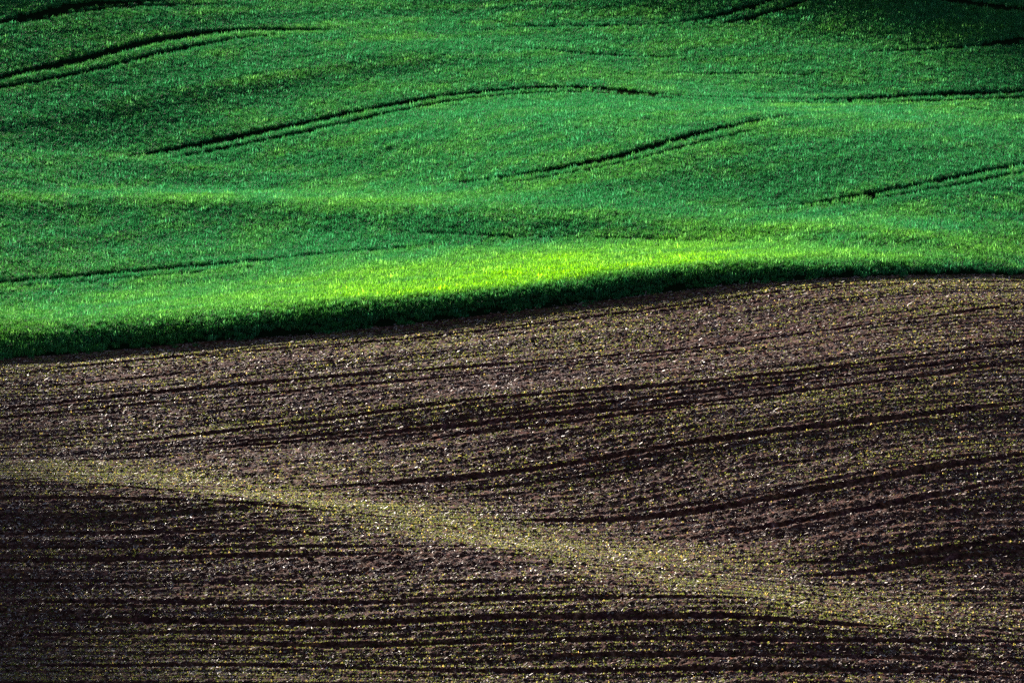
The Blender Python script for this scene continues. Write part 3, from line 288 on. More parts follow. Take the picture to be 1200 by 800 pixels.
TRAMLINES = [   # [half width m, strength, x, y, x, y ...]
    [0.77, 1, [-42.76, 330.88, -40.76, 335.1, -38.94, 338.28, -37.15, 340.96, -35.34, 343.69, -33.53, 346.63, -31.72, 349.85, -29.87, 353.07, -27.95, 355.95, -25.97, 358.45, -23.93, 360.59, -21.5, 362.22, -18.28, 363.19, -14.65, 363.66]],
    [0.45, 0.8, [-42.47, 328.48, -40.47, 332.16, -38.69, 334.91, -36.88, 337.29, -34.98, 339.83, -33.09, 342.59, -31.25, 345.51, -29.41, 348.53, -27.52, 351.59, -25.48, 354.68, -23.18, 357.65, -20.92, 359.86, -18.92, 361.37]],
    [0.67, 0.9, [-44.78, 347.44, -42.44, 351.52, -40.03, 355.43, -37.56, 359.27, -34.95, 362.64, -32.22, 365.35, -29.58, 367.72]],
    [0.45, 0.6, [-42.3, 350.2, -39.96, 353.68, -37.27, 357.61, -34.48, 361.37, -31.91, 364.16, -29.27, 366.51, -26.71, 368.67, -24.58, 370.34]],
    [0.74, 1, [-29.58, 317.39, -27.94, 319.36, -26.1, 321.3, -24.22, 323.08, -22.29, 324.75, -20.16, 326.39, -17.92, 328.16, -15.67, 330.18, -13.49, 332.18, -11.45, 333.92, -9.5, 335.52, -7.53, 337.08, -5.34, 338.34, -2.78, 338.99, -0.0, 338.93, 2.77, 338.35, 5.32, 337.42, 7.51, 336.15, 9.44, 334.61, 11.34, 332.97, 13.35, 331.5, 15.46, 330.59, 17.7, 330.36, 20.05, 330.71, 22.42, 331.4, 24.73, 332.09, 26.8, 332.74, 28.81, 333.51, 30.91, 334.35, 32.97, 335.1, 35.2, 335.99, 37.7, 337.12, 40.15, 338.25, 42.24, 339.1, 43.9, 339.68]],
    [0.61, 1, [-26.72, 317.74, -24.61, 320.08, -22.28, 322.1, -19.97, 323.66, -17.75, 325.05, -15.51, 326.73, -13.36, 328.72, -11.34, 330.62, -9.41, 332.4, -7.47, 334.21, -5.3, 335.8, -2.76, 336.71, -0.0, 336.81, 2.76, 336.28, 5.29, 335.39, 7.46, 334.17, 9.38, 332.61, 11.27, 330.77, 13.22, 328.99, 15.21, 327.77, 17.39, 327.37, 19.7, 327.82, 21.87, 328.79, 24.03, 329.86, 26.26, 330.74, 28.33, 331.37, 30.38, 331.97, 32.68, 332.81, 35.01, 333.83, 37.27, 334.92, 39.65, 336.09, 41.87, 337.1, 43.68, 337.81]],
    [0.72, 1, [-4.92, 303.22, -2.61, 302.3, -0.06, 301.56, 2.48, 301.42, 4.78, 301.89, 6.79, 302.71, 8.65, 304.04, 10.54, 306.02, 12.49, 308.24, 14.44, 310.18, 16.44, 311.96, 18.48, 313.89, 20.49, 316.01, 22.52, 318.22]],
    [0.4, 0.8, [-2.44, 300.12, -0.76, 299.53, 1.29, 299.19, 3.65, 299.42, 5.97, 300.18, 8.02, 301.2, 10.01, 302.79, 12.53, 305.21, 15.6, 307.94, 18.87, 310.84]],
    [0.45, 1, [15.09, 285.6, 16.84, 286.35, 18.89, 287.14, 21.16, 288.0, 23.56, 289.12, 25.78, 290.44, 27.74, 292.0, 29.84, 294.21, 32.28, 297.52, 35.14, 302.18, 38.0, 307.26, 40.41, 311.61]],
    [0.34, 0.5, [17.33, 284.23, 19.12, 285.58, 21.31, 286.85, 23.63, 287.89, 25.93, 288.99, 28.37, 290.71, 30.82, 293.19, 33.15, 296.32, 35.6, 300.28, 37.97, 304.42, 39.94, 307.89]],
    [0.56, 1, [-35.48, 271.85, -33.66, 273.94, -32.02, 275.84, -30.31, 277.68, -28.49, 279.34, -26.69, 280.66, -24.87, 281.63, -23.0, 282.27, -21.11, 282.63, -19.2, 282.84, -17.27, 283.05, -15.28, 283.31, -13.34, 283.53, -11.25, 283.56, -8.65, 283.13, -5.74, 282.19]],
    [0.32, 0.3, [-35.29, 270.32, -33.95, 271.71, -32.29, 273.6, -30.45, 275.66, -28.65, 277.37, -26.79, 278.68, -24.82, 279.63, -22.83, 280.19, -20.77, 280.49, -18.72, 280.65, -16.91, 280.74, -15.44, 280.8]],
    [0.67, 1, [13.84, 361.88, 15.67, 362.12, 18.44, 362.91, 21.53, 364.37, 23.91, 366.01]],
    [0.67, 1, [17.42, 360.63, 20.18, 361.25, 22.78, 362.36, 25.25, 363.97, 27.19, 365.64]],
    [0.45, 0.8, [-1.79, 355.95, 0.78, 354.75, 3.72, 353.28, 6.79, 351.78, 9.53, 350.8, 11.96, 350.19, 14.1, 349.65]],
    [0.36, 0.7, [-1.47, 364.95, 0.69, 364.4, 3.21, 363.7, 5.99, 362.93, 8.88, 362.21, 11.72, 361.77, 14.56, 361.69]],
    [0.67, 1, [35.12, 363.96, 37.36, 362.79, 39.84, 361.69, 42.28, 360.91, 44.47, 360.39, 46.35, 359.98]],
    [0.67, 1, [38.27, 351.65, 40.66, 352.98, 43.21, 353.94, 45.71, 354.63]],
    [0.4, 0.7, [28.18, 349.46, 30.23, 349.77, 32.68, 350.16, 35.31, 350.67, 37.92, 351.34, 40.41, 352.11, 42.85, 352.8, 45.57, 353.4]],
    [0.23, 0.7, [-8.21, 288.19, -6.56, 286.82, -4.54, 285.18, -2.27, 283.42, -0.14, 281.89, 1.67, 280.73, 3.35, 279.79, 5.04, 278.94, 6.75, 278.17, 8.51, 277.39, 10.39, 276.53, 12.37, 275.52, 14.28, 274.38, 15.89, 273.32, 17.19, 272.46]],
    [0.4, 0.6, [12.48, 343.72, 14.42, 343.29, 16.55, 343.01, 18.69, 342.99, 20.82, 342.79, 22.91, 342.12, 24.8, 341.27]],
    [0.67, 0.1, [-38.72, 318.84, -37.1, 320.94, -35.13, 323.37, -33.02, 325.9, -30.98, 328.35, -28.97, 330.77, -26.92, 333.15, -24.8, 335.51, -22.68, 337.87, -20.43, 340.39, -17.92, 343.25, -15.53, 346.34, -13.45, 349.36, -11.25, 351.51, -8.63, 352.17, -5.92, 351.9, -3.54, 351.4]],  # shaded fold of the land put in as slightly thinned crop, no wheel track
    [0.67, 0.12, [-20.47, 337.72, -17.68, 340.14, -15.88, 341.83]],
    [0.67, 0.1, [-11.51, 315.47, -9.68, 315.66, -7.49, 315.94, -5.17, 316.39, -2.95, 317.05, -0.8, 317.79, 1.52, 318.35, 4.07, 318.65, 6.45, 318.9]],
    [1.12, 0.4, [-12.8, 273.01, -10.59, 273.4]],
    [1.12, 0.4, [-2.78, 272.91, -0.55, 270.21]],
]
RUTS = [   # [half width m, strength, x, y, x, y ...]
    [0.22, 0.5, [-32.41, 247.24, -30.71, 248.43, -29.29, 249.58, -27.74, 250.85, -25.99, 252.01, -24.39, 252.73, -22.8, 253.14, -21.05, 253.43, -19.22, 253.62, -17.38, 253.68, -15.58, 253.64, -13.83, 253.53, -12.09, 253.37, -10.36, 253.19, -8.62, 253.0, -6.89, 252.83, -5.17, 252.69, -3.44, 252.61, -1.72, 252.58, 0.0, 252.64, 1.72, 252.79, 3.45, 253.04, 5.19, 253.39, 6.99, 253.83, 8.85, 254.33, 10.71, 254.83, 12.51, 255.29, 14.16, 255.75, 15.79, 256.24, 17.43, 256.75, 19.08, 257.14, 20.8, 257.4, 22.4, 257.64, 24.03, 258.03, 25.89, 258.77, 27.88, 259.93, 29.89, 261.47, 31.78, 263.14, 33.37, 264.59, 34.65, 265.6]],
    [0.2, 0.5, [-31.96, 243.62, -30.3, 244.79, -28.92, 245.77, -27.5, 246.71, -25.85, 247.67, -24.06, 248.51, -22.23, 249.14, -20.45, 249.55, -18.69, 249.78, -16.9, 249.87, -15.11, 249.89, -13.36, 249.86, -11.74, 249.81, -10.1, 249.76, -8.31, 249.71, -6.59, 249.67, -5.19, 249.64, -4.08, 249.61]],
    [0.26, 1, [-31.51, 239.96, -29.89, 240.99, -28.64, 241.83, -27.42, 242.66, -26.0, 243.53, -24.44, 244.37, -22.81, 245.07, -21.19, 245.59, -19.64, 245.93, -18.06, 246.13, -16.41, 246.22, -14.75, 246.22, -13.11, 246.16, -11.55, 246.04, -9.98, 245.89, -8.28, 245.68, -6.6, 245.43, -5.02, 245.16, -3.5, 244.89, -1.91, 244.6, -0.15, 244.31, 1.66, 244.06, 3.37, 243.89, 5.05, 243.81, 6.74, 243.82, 8.39, 243.9, 10.01, 244.09, 11.67, 244.44, 13.35, 244.88, 15.05, 245.35, 16.75, 245.81, 18.46, 246.3, 20.16, 246.82, 21.83, 247.37, 23.55, 248.05, 25.42, 249.04, 27.47, 250.54, 29.7, 252.72, 31.83, 255.21, 33.63, 257.5]],
    [0.22, 0.9, [-31.35, 238.63, -29.7, 239.49, -28.38, 240.25, -27.09, 241.03, -25.57, 241.86, -24.01, 242.59, -22.6, 243.13, -21.22, 243.53, -19.74, 243.84, -18.19, 244.05, -16.61, 244.16, -15.01, 244.19, -13.35, 244.14, -11.63, 244.04, -9.88, 243.88, -8.16, 243.7, -6.53, 243.5, -4.88, 243.27, -3.11, 243.01, -1.38, 242.74, 0.28, 242.51, 1.94, 242.36, 3.58, 242.33, 5.23, 242.42, 6.9, 242.63, 8.48, 242.89, 10.11, 243.19, 11.95, 243.57, 13.65, 243.93, 14.98, 244.23]],
    [0.24, 0.9, [-23.7, 235.32, -22.41, 235.87, -20.81, 236.5, -18.97, 237.19, -17.21, 237.83, -15.67, 238.29, -14.22, 238.59, -12.74, 238.76, -11.26, 238.81, -9.73, 238.78, -8.09, 238.71, -6.39, 238.62, -4.68, 238.47, -2.99, 238.24, -1.36, 237.94, 0.27, 237.57, 1.89, 237.19, 3.43, 236.85, 4.95, 236.55, 6.54, 236.29, 8.1, 236.1, 9.64, 236.01, 11.18, 236.02, 12.77, 236.15, 14.39, 236.37, 15.95, 236.65, 17.4, 236.97, 18.79, 237.34, 20.29, 237.83, 21.91, 238.46, 23.56, 239.24, 25.35, 240.28, 27.29, 241.57, 29.16, 242.94, 30.77, 244.18, 32.08, 245.18]],
    [0.24, 0.9, [-19.27, 234.3, -17.91, 234.7, -16.29, 235.19, -14.59, 235.64, -13.0, 235.89, -11.4, 235.95, -9.73, 235.88, -8.05, 235.74, -6.32, 235.54, -4.57, 235.28, -2.85, 235.0, -1.13, 234.71, 0.6, 234.42, 2.28, 234.11, 3.79, 233.81, 5.26, 233.52, 6.76, 233.27, 8.21, 233.07, 9.67, 232.94, 11.26, 232.9, 12.83, 232.95, 14.36, 233.12, 15.95, 233.41, 17.57, 233.8, 19.18, 234.24, 20.77, 234.71, 22.41, 235.29, 24.17, 236.08, 26.08, 237.2, 28.12, 238.65, 30.04, 240.13, 31.61, 241.37]],
    [0.2, 0.6, [-19.35, 235.37, -18.12, 235.65, -16.59, 236.01, -14.86, 236.36, -13.16, 236.6, -11.56, 236.68, -9.99, 236.61, -8.4, 236.44, -6.79, 236.23, -5.14, 236.0, -3.47, 235.76, -1.76, 235.5, -0.07, 235.24, 1.51, 234.99, 3.06, 234.76, 4.64, 234.56, 6.18, 234.42, 7.75, 234.35, 9.39, 234.36, 11.05, 234.45, 12.72, 234.63, 14.37, 234.87, 15.93, 235.13, 17.45, 235.43, 19.02, 235.79, 20.64, 236.23, 22.27, 236.8, 23.92, 237.51, 25.64, 238.45, 27.44, 239.6, 29.14, 240.8, 30.59, 241.85, 31.77, 242.68]],
    [0.2, 0.8, [-8.16, 233.51, -7.03, 233.66, -5.63, 233.76, -4.02, 233.77, -2.42, 233.68, -0.85, 233.48, 0.72, 233.2, 2.28, 232.9, 3.81, 232.65, 5.3, 232.5, 6.76, 232.44, 8.17, 232.41, 9.65, 232.36, 11.34, 232.23, 12.95, 232.06, 14.27, 231.94]],
    [0.3, 1, [-12.1, 225.97, -10.61, 226.27, -8.85, 226.52, -7.09, 226.71, -5.54, 226.83, -4.15, 226.9, -2.66, 226.95, -0.92, 227.04, 0.93, 227.11, 2.77, 227.13, 4.56, 227.11, 6.18, 227.1, 7.75, 227.1, 9.33, 227.11, 10.89, 227.11, 12.44, 227.15, 14.0, 227.26, 15.57, 227.44, 17.14, 227.67, 18.7, 227.96, 20.24, 228.3, 21.82, 228.75, 23.53, 229.37, 25.36, 230.22, 27.31, 231.28, 29.12, 232.37, 30.62, 233.31]],
    [0.2, 0.5, [-8.32, 224.46, -6.97, 224.71, -5.3, 224.95, -3.51, 225.12, -1.74, 225.23, 0.09, 225.35, 1.9, 225.4, 3.71, 225.3, 5.62, 225.17, 7.53, 225.16, 9.27, 225.24]],
    [0.32, 1, [-1.81, 219.58, -0.73, 219.52, 0.61, 219.39, 2.11, 219.21, 3.59, 219.05, 4.99, 218.91, 6.37, 218.78, 7.71, 218.64, 9.08, 218.51, 10.55, 218.44, 12.04, 218.48, 13.53, 218.6, 15.06, 218.79, 16.59, 219.09, 18.13, 219.49, 19.85, 220.04, 21.64, 220.71, 23.29, 221.43, 24.98, 222.31, 26.76, 223.32, 28.33, 224.26, 29.61, 225.03]],
    [0.26, 0.9, [7.98, 214.68, 9.14, 214.74, 10.51, 214.75, 12.05, 214.78, 13.74, 214.93, 15.45, 215.19, 17.05, 215.51, 18.58, 215.92, 20.1, 216.44, 21.67, 217.11, 23.27, 217.92, 24.83, 218.86, 26.44, 219.95, 27.97, 221.03, 29.23, 221.94]],
    [0.2, 0.5, [1.82, 220.04, 2.93, 220.07, 4.29, 220.01, 5.79, 219.85, 7.28, 219.63, 8.79, 219.41, 10.28, 219.23, 11.74, 219.17, 13.22, 219.26, 14.73, 219.53, 16.24, 219.89, 17.67, 220.31, 19.09, 220.8, 20.52, 221.34, 22.03, 221.95, 23.72, 222.66, 25.36, 223.4, 26.72, 224.05]],
    [0.35, 0.8, [18.18, 209.41, 19.75, 209.74, 21.57, 210.29, 23.36, 211.06, 25.15, 212.05, 26.85, 213.06, 28.25, 213.9]],
    [0.3, 0.6, [12.84, 206.8, 14.08, 207.1, 15.58, 207.41, 17.14, 207.77, 18.6, 208.23, 20.07, 208.77, 21.63, 209.31, 23.28, 209.85, 25.03, 210.46, 26.65, 211.07, 27.97, 211.58]],
    [0.24, 0.9, [-28.39, 214.57, -26.8, 214.67, -25.5, 214.75, -24.2, 214.81, -22.77, 214.83, -21.33, 214.8, -19.91, 214.74, -18.49, 214.64, -17.01, 214.48, -15.55, 214.26, -14.15, 213.99, -12.76, 213.66, -11.36, 213.28, -10.03, 212.89, -8.63, 212.45, -7.04, 211.91, -5.54, 211.39, -4.36, 210.99]],
    [0.22, 0.8, [-29.31, 222.22, -28.24, 222.32, -26.92, 222.46, -25.35, 222.57, -23.68, 222.6, -22.09, 222.52, -20.64, 222.35, -19.24, 222.11, -17.8, 221.81, -16.38, 221.48, -14.99, 221.13, -13.61, 220.74, -12.16, 220.3, -10.71, 219.86, -9.33, 219.43, -8.01, 218.98, -6.57, 218.45, -4.83, 217.7, -3.14, 216.87, -1.78, 216.15]],
    [0.2, 0.6, [-29.6, 224.64, -28.36, 224.8, -26.81, 224.99, -25.03, 225.13, -23.28, 225.09, -21.7, 224.85, -20.17, 224.44, -18.62, 223.91, -17.09, 223.3, -15.5, 222.58, -13.72, 221.67, -11.89, 220.63, -10.3, 219.73, -9.03, 219.0]],
    [0.2, 0.6, [-28.78, 217.86, -27.75, 217.94, -26.46, 218.03, -24.94, 218.12, -23.31, 218.15, -21.73, 218.11, -20.24, 218.01, -18.79, 217.88, -17.39, 217.72, -16.05, 217.51, -14.74, 217.24, -13.31, 216.84, -11.64, 216.27, -9.87, 215.58, -8.33, 214.95, -7.08, 214.45]],
    [0.18, 0.5, [-28.6, 216.29, -27.7, 216.34, -26.61, 216.39, -25.3, 216.44, -23.85, 216.44, -22.31, 216.38, -20.75, 216.25, -19.26, 216.06, -17.81, 215.84, -16.35, 215.57, -14.88, 215.25, -13.42, 214.89, -11.99, 214.51, -10.6, 214.1, -9.25, 213.68, -7.89, 213.26, -6.47, 212.82, -5.05, 212.4, -3.69, 212.07, -2.39, 211.87, -1.16, 211.81, 0.12, 211.91, 1.59, 212.19, 3.07, 212.47, 4.29, 212.61, 5.27, 212.63]],
    [0.22, 0.8, [-27.81, 209.76, -26.25, 209.79, -24.96, 209.8, -23.64, 209.75, -22.13, 209.64, -20.51, 209.46, -18.89, 209.21, -17.33, 208.9, -15.82, 208.54, -14.31, 208.12, -12.81, 207.65, -11.33, 207.16, -9.91, 206.66, -8.52, 206.19, -7.15, 205.75, -5.83, 205.37, -4.56, 205.01, -3.19, 204.6, -1.79, 204.17, -0.51, 203.75, 0.76, 203.34, 2.12, 202.91, 3.51, 202.5, 4.87, 202.11, 6.15, 201.77, 7.31, 201.49, 8.58, 201.26, 10.14, 201.01, 11.5, 200.83, 12.48, 200.75]],
    [0.26, 1, [-23.25, 207.66, -22.1, 207.64, -20.54, 207.5, -19.21, 207.29, -18.05, 207.02, -16.72, 206.66, -15.29, 206.24, -13.8, 205.76, -12.33, 205.25, -10.92, 204.75, -9.63, 204.3, -8.32, 203.85, -6.84, 203.38, -5.39, 202.96, -4.1, 202.62, -2.89, 202.3, -1.6, 201.93, -0.18, 201.49, 1.27, 201.02, 2.7, 200.57, 4.09, 200.13, 5.36, 199.74, 6.59, 199.39, 7.82, 199.06, 9.06, 198.75, 10.29, 198.45, 11.54, 198.17, 12.82, 197.93, 14.07, 197.76, 15.27, 197.68, 16.55, 197.72, 18.04, 197.9, 19.45, 198.14, 20.57, 198.36]],
    [0.22, 0.8, [-17.84, 204.62, -16.89, 204.35, -15.72, 203.99, -14.34, 203.54, -12.82, 203.03, -11.27, 202.49, -9.78, 201.96, -8.34, 201.47, -6.89, 201.01, -5.42, 200.58, -3.99, 200.17, -2.6, 199.79, -1.27, 199.42, 0.03, 199.06, 1.34, 198.68, 2.6, 198.31, 3.79, 197.96, 4.96, 197.62, 6.12, 197.29, 7.2, 196.97, 8.21, 196.69, 9.29, 196.41, 10.6, 196.12, 12.02, 195.87, 13.25, 195.72, 14.45, 195.66, 15.79, 195.71, 17.25, 195.91, 18.77, 196.27, 20.31, 196.74, 21.81, 197.23, 23.22, 197.68, 24.46, 198.04, 25.51, 198.29, 26.37, 198.48]],
    [0.16, 0.4, [-28.11, 212.29, -27.22, 212.31, -26.13, 212.33, -24.83, 212.33, -23.38, 212.3, -21.85, 212.22, -20.33, 212.06, -18.88, 211.84, -17.45, 211.55, -15.97, 211.2, -14.49, 210.8, -13.06, 210.37, -11.64, 209.91, -10.17, 209.4, -8.72, 208.88, -7.38, 208.38, -6.07, 207.89, -4.73, 207.39, -3.38, 206.88, -2.03, 206.37, -0.73, 205.89, 0.51, 205.42, 1.78, 204.94, 3.19, 204.39, 4.67, 203.83, 6.07, 203.31, 7.32, 202.87, 8.36, 202.56, 9.22, 202.36]],
    [0.18, 0.6, [-27.34, 205.84, -26.48, 205.89, -25.44, 205.95, -24.19, 206.0, -22.8, 206.02, -21.33, 205.98, -19.84, 205.87, -18.41, 205.69, -17.01, 205.43, -15.54, 205.09, -13.98, 204.65, -12.42, 204.15, -10.93, 203.64, -9.59, 203.14, -8.47, 202.72, -7.56, 202.36]],
    [0.2, 0.7, [-26.9, 202.24, -26.08, 202.27, -25.11, 202.29, -23.96, 202.29, -22.66, 202.25, -21.25, 202.15, -19.76, 202.0, -18.24, 201.78, -16.72, 201.51, -15.24, 201.2, -13.83, 200.88, -12.49, 200.53, -11.17, 200.14, -9.86, 199.71, -8.58, 199.26, -7.32, 198.79, -6.08, 198.31, -4.86, 197.83, -3.64, 197.36, -2.43, 196.9, -1.22, 196.45, -0.0, 196.02, 1.21, 195.61, 2.41, 195.22, 3.59, 194.86, 4.77, 194.52, 5.95, 194.19, 7.14, 193.87, 8.33, 193.58, 9.54, 193.31, 10.78, 193.06, 12.01, 192.85, 13.27, 192.67, 14.58, 192.55, 15.98, 192.51, 17.41, 192.56, 18.86, 192.71, 20.29, 192.95, 21.66, 193.24, 22.93, 193.54, 24.07, 193.81, 25.03, 194.01, 25.84, 194.17]],
    [0.18, 0.6, [-1.65, 198.0, -0.81, 197.75, 0.22, 197.44, 1.43, 197.08, 2.77, 196.69, 4.17, 196.28, 5.56, 195.89, 6.88, 195.52, 8.16, 195.18, 9.49, 194.84, 10.82, 194.53, 12.1, 194.27, 13.39, 194.07, 14.72, 193.94, 16.06, 193.93, 17.35, 194.02, 18.69, 194.24, 20.11, 194.57, 21.55, 194.96, 22.93, 195.37, 24.18, 195.71, 25.23, 195.97, 26.08, 196.15]],
    [0.2, 0.6, [-26.62, 199.97, -25.83, 199.99, -24.92, 199.99, -23.85, 199.98, -22.65, 199.93, -21.33, 199.83, -19.93, 199.67, -18.45, 199.45, -16.94, 199.17, -15.4, 198.86, -13.87, 198.51, -12.36, 198.13, -10.9, 197.74, -9.52, 197.35, -8.19, 196.95, -6.88, 196.54, -5.58, 196.12, -4.31, 195.71, -3.06, 195.29, -1.83, 194.88, -0.61, 194.47, 0.6, 194.06, 1.82, 193.65, 3.03, 193.25, 4.25, 192.84, 5.48, 192.44, 6.72, 192.04, 7.97, 191.67, 9.23, 191.33, 10.53, 191.02, 11.9, 190.74, 13.31, 190.53, 14.75, 190.39, 16.19, 190.34, 17.62, 190.38, 19.02, 190.5, 20.37, 190.71, 21.64, 190.96, 22.82, 191.23, 23.87, 191.48, 24.77, 191.69, 25.55, 191.86]],
    [0.2, 0.5, [-29.86, 226.72, -28.75, 228.04, -27.35, 229.73, -25.78, 231.3, -24.23, 232.33, -22.62, 232.98, -20.93, 233.4, -19.19, 233.65, -17.36, 233.79, -15.5, 233.89, -13.85, 233.96, -12.51, 234.0]],
]
# ------------------------------------------------------------------ helpers
rng = np.random.default_rng(7)
def decode(s, shape):
    return np.array(s, dtype=float).reshape(shape)
X0, X1, NX, Y0, DY, NY = -56.0, 56.0, 29, 150.0, 1.5, 194
DX = (X1-X0)/(NX-1)
COEF = decode(TERRAIN, (NY+2, NX+2))/1000.0
ROWOFF = decode(ROWS, (59, 15))/100.0
def bspline(t):
    return np.stack([(1-t)**3/6, (3*t**3-6*t**2+4)/6, (-3*t**3+3*t**2+3*t+1)/6, t**3/6], -1)
def smooth(e0, e1, x):
    t = np.clip((x-e0)/(e1-e0), 0, 1); return t*t*(3-2*t)
def relief(x, y):
    u = (np.clip(x, X0+.01, X1-.01)-X0)/DX; v = (np.clip(y, Y0+.01, 439.4)-Y0)/DY
    i = np.floor(u).astype(int); j = np.floor(v).astype(int)
    bu, bv = bspline(u-i), bspline(v-j); o = 0
    for a in range(4):
        for b in range(4):
            o = o + COEF[j+b, i+a]*bu[..., a]*bv[..., b]
    return o
def height(x, y):
    """height of the land (m) below the camera's eye, without the tillage marks"""
    h = -53+.07*(np.clip(y, 150, 440)-250) + relief(x, y)
    far = np.clip(y-440, 0, None)
    h = h + .05*np.minimum(far, 500) + 3*np.sin(far/130)*smooth(0, 300, far)
    ax = np.clip(np.abs(x)-56, 0, None)
    h = h + 4*np.sin(x/90.0+y/210)*smooth(0, 200, ax)
    near = np.clip((150-y)/150, 0, 1)
    return h + (-1.8-(h))*near**1.7
def edge_y(x):
    e = np.interp(x, np.arange(-60, 61, 2.0), FIELD_EDGE)
    e = np.where(x < -60, FIELD_EDGE[0]+(x+60)*.35, e)
    return np.where(x > 60, FIELD_EDGE[-1]+(x-60)*.3, e)
def row_coord(x, y):
    u = (np.clip(x, -56, 55.99)+56)/8; v = (np.clip(y, 150, 439.9)-150)/5
    i = np.floor(u).astype(int); j = np.floor(v).astype(int); fu, fv = u-i, v-j
    r = ROWOFF
    return y + (r[j, i]*(1-fu)+r[j, i+1]*fu)*(1-fv) + (r[j+1, i]*(1-fu)+r[j+1, i+1]*fu)*fv
# value noise on a wrapped random lattice
LAT = rng.random((256, 256))*2-1
def vnoise(x, y, ox=0, oy=0):
    xi = np.floor(x).astype(int); yi = np.floor(y).astype(int); fx, fy = x-xi, y-yi
    fx = fx*fx*(3-2*fx); fy = fy*fy*(3-2*fy); g = lambda a, b: LAT[(b+oy) % 256, (a+ox) % 256]
    return (g(xi, yi)*(1-fx)+g(xi+1, yi)*fx)*(1-fy) + (g(xi, yi+1)*(1-fx)+g(xi+1, yi+1)*fx)*fy
def wheel_marks(x, y, tracks, cut=3.0):
    """for each point: depth 0..1 of the deepest wheel mark it lies in, and the same for a soft shoulder"""
    dep = np.zeros_like(x); sh = np.zeros_like(x)
    for w, s, flat in tracks:
        P = np.array(flat).reshape(-1, 2); best = np.full(len(x), 99.0); along = np.zeros_like(x)
        order = np.argsort(P[:, 0]); Q = P[order]
        yc = np.interp(x, Q[:, 0], Q[:, 1]); sl = np.interp(x, Q[:, 0], np.gradient(Q[:, 1], Q[:, 0]+np.arange(len(Q))*1e-6))
        d = np.abs(y-yc)/np.sqrt(1+np.clip(sl, -4, 4)**2)
        L = np.minimum(x-Q[0, 0], Q[-1, 0]-x); fade = smooth(-.5, 3.5, L)
        wob = 1+.18*vnoise(x*.35, np.full_like(x, w*50+Q[0, 1]*3))
        ww = w*wob*(.6+.4*smooth(0, 8, L))      # wheel marks taper out where the crop has closed over them
        dep = np.maximum(dep, s*fade*(1-smooth(.55, 1.25, d/ww)))
        sh = np.maximum(sh, s*fade*np.exp(-((d-ww*1.7)/(ww*.6))**2))
    return dep, sh
def furrows(x, s):
    """tool marks that follow the rows: regular drill ridges, uneven harrow streaks and broad swells"""
    a = x*.12; r = s + .12*vnoise(x*.08, s/6, 33, 44)
    return (.021*np.sin(r*2*math.pi/.75)*(1+.5*vnoise(a, s/3, 8, 8)) + .028*vnoise(a, s/.33) + .035*vnoise(a*.5+7, s/.8, 11, 5)
            + .05*vnoise(a*.3+31, s/1.9, 50, 9) + .10*vnoise(a*.25+3, s/4.4, 150, 19))
def new_mesh_object(name, verts, faces, mat, parent=None):
    me = bpy.data.meshes.new(name)
    nv, nf, k = len(verts), len(faces), faces.shape[1]
    me.vertices.add(nv); me.vertices.foreach_set('co', np.ascontiguousarray(verts, dtype=np.float32).ravel())
    me.loops.add(nf*k); me.loops.foreach_set('vertex_index', np.ascontiguousarray(faces, dtype=np.int32).ravel())
    me.polygons.add(nf); me.polygons.foreach_set('loop_start', np.arange(0, nf*k, k, dtype=np.int32))
    me.update(calc_edges=True)
    if mat: me.materials.append(mat)
    o = bpy.data.objects.new(name, me)
    return o
def smooth_shade(o): o.data.polygons.foreach_set('use_smooth', np.ones(len(o.data.polygons), dtype=bool))
def attr(o, name, vals, typ='FLOAT'):
    a = o.data.attributes.new(name, typ, 'POINT')
    a.data.foreach_set('value' if typ == 'FLOAT' else 'vector', np.ascontiguousarray(vals, dtype=np.float32).ravel())
def grid_faces(nx, ny):
    i = np.arange(nx-1)[None, :]; j = np.arange(ny-1)[:, None]; a = j*nx+i
    return np.stack([a, a+1, a+1+nx, a+nx], -1).reshape(-1, 4)
def spread(inner, outs):
    """sample positions: fine inner ones, then steps growing outward"""
    return np.concatenate([inner[0]-np.array(outs)[::-1], inner, inner[-1]+np.array(outs)])

# ------------------------------------------------------------------ materials
def mat(name):
    m = bpy.data.materials.new(name); m.use_nodes = True; nt = m.node_tree; nt.nodes.clear()
    return m, nt, nt.nodes.new('ShaderNodeOutputMaterial')
def N(nt, typ, **kw):
    n = nt.nodes.new(typ)
    for k, v in kw.items():
        if k in n.inputs.keys(): n.inputs[k].default_value = v
        else: setattr(n, k, v)
    return n
def ramp(nt, fac, stops):
    r = nt.nodes.new('ShaderNodeValToRGB'); e = r.color_ramp.elements
    while len(e) < len(stops): e.new(.5)
    for el, (p, c) in zip(e, stops): el.position = p; el.color = (*c, 1)
    nt.links.new(fac, r.inputs[0]); return r.outputs[0]

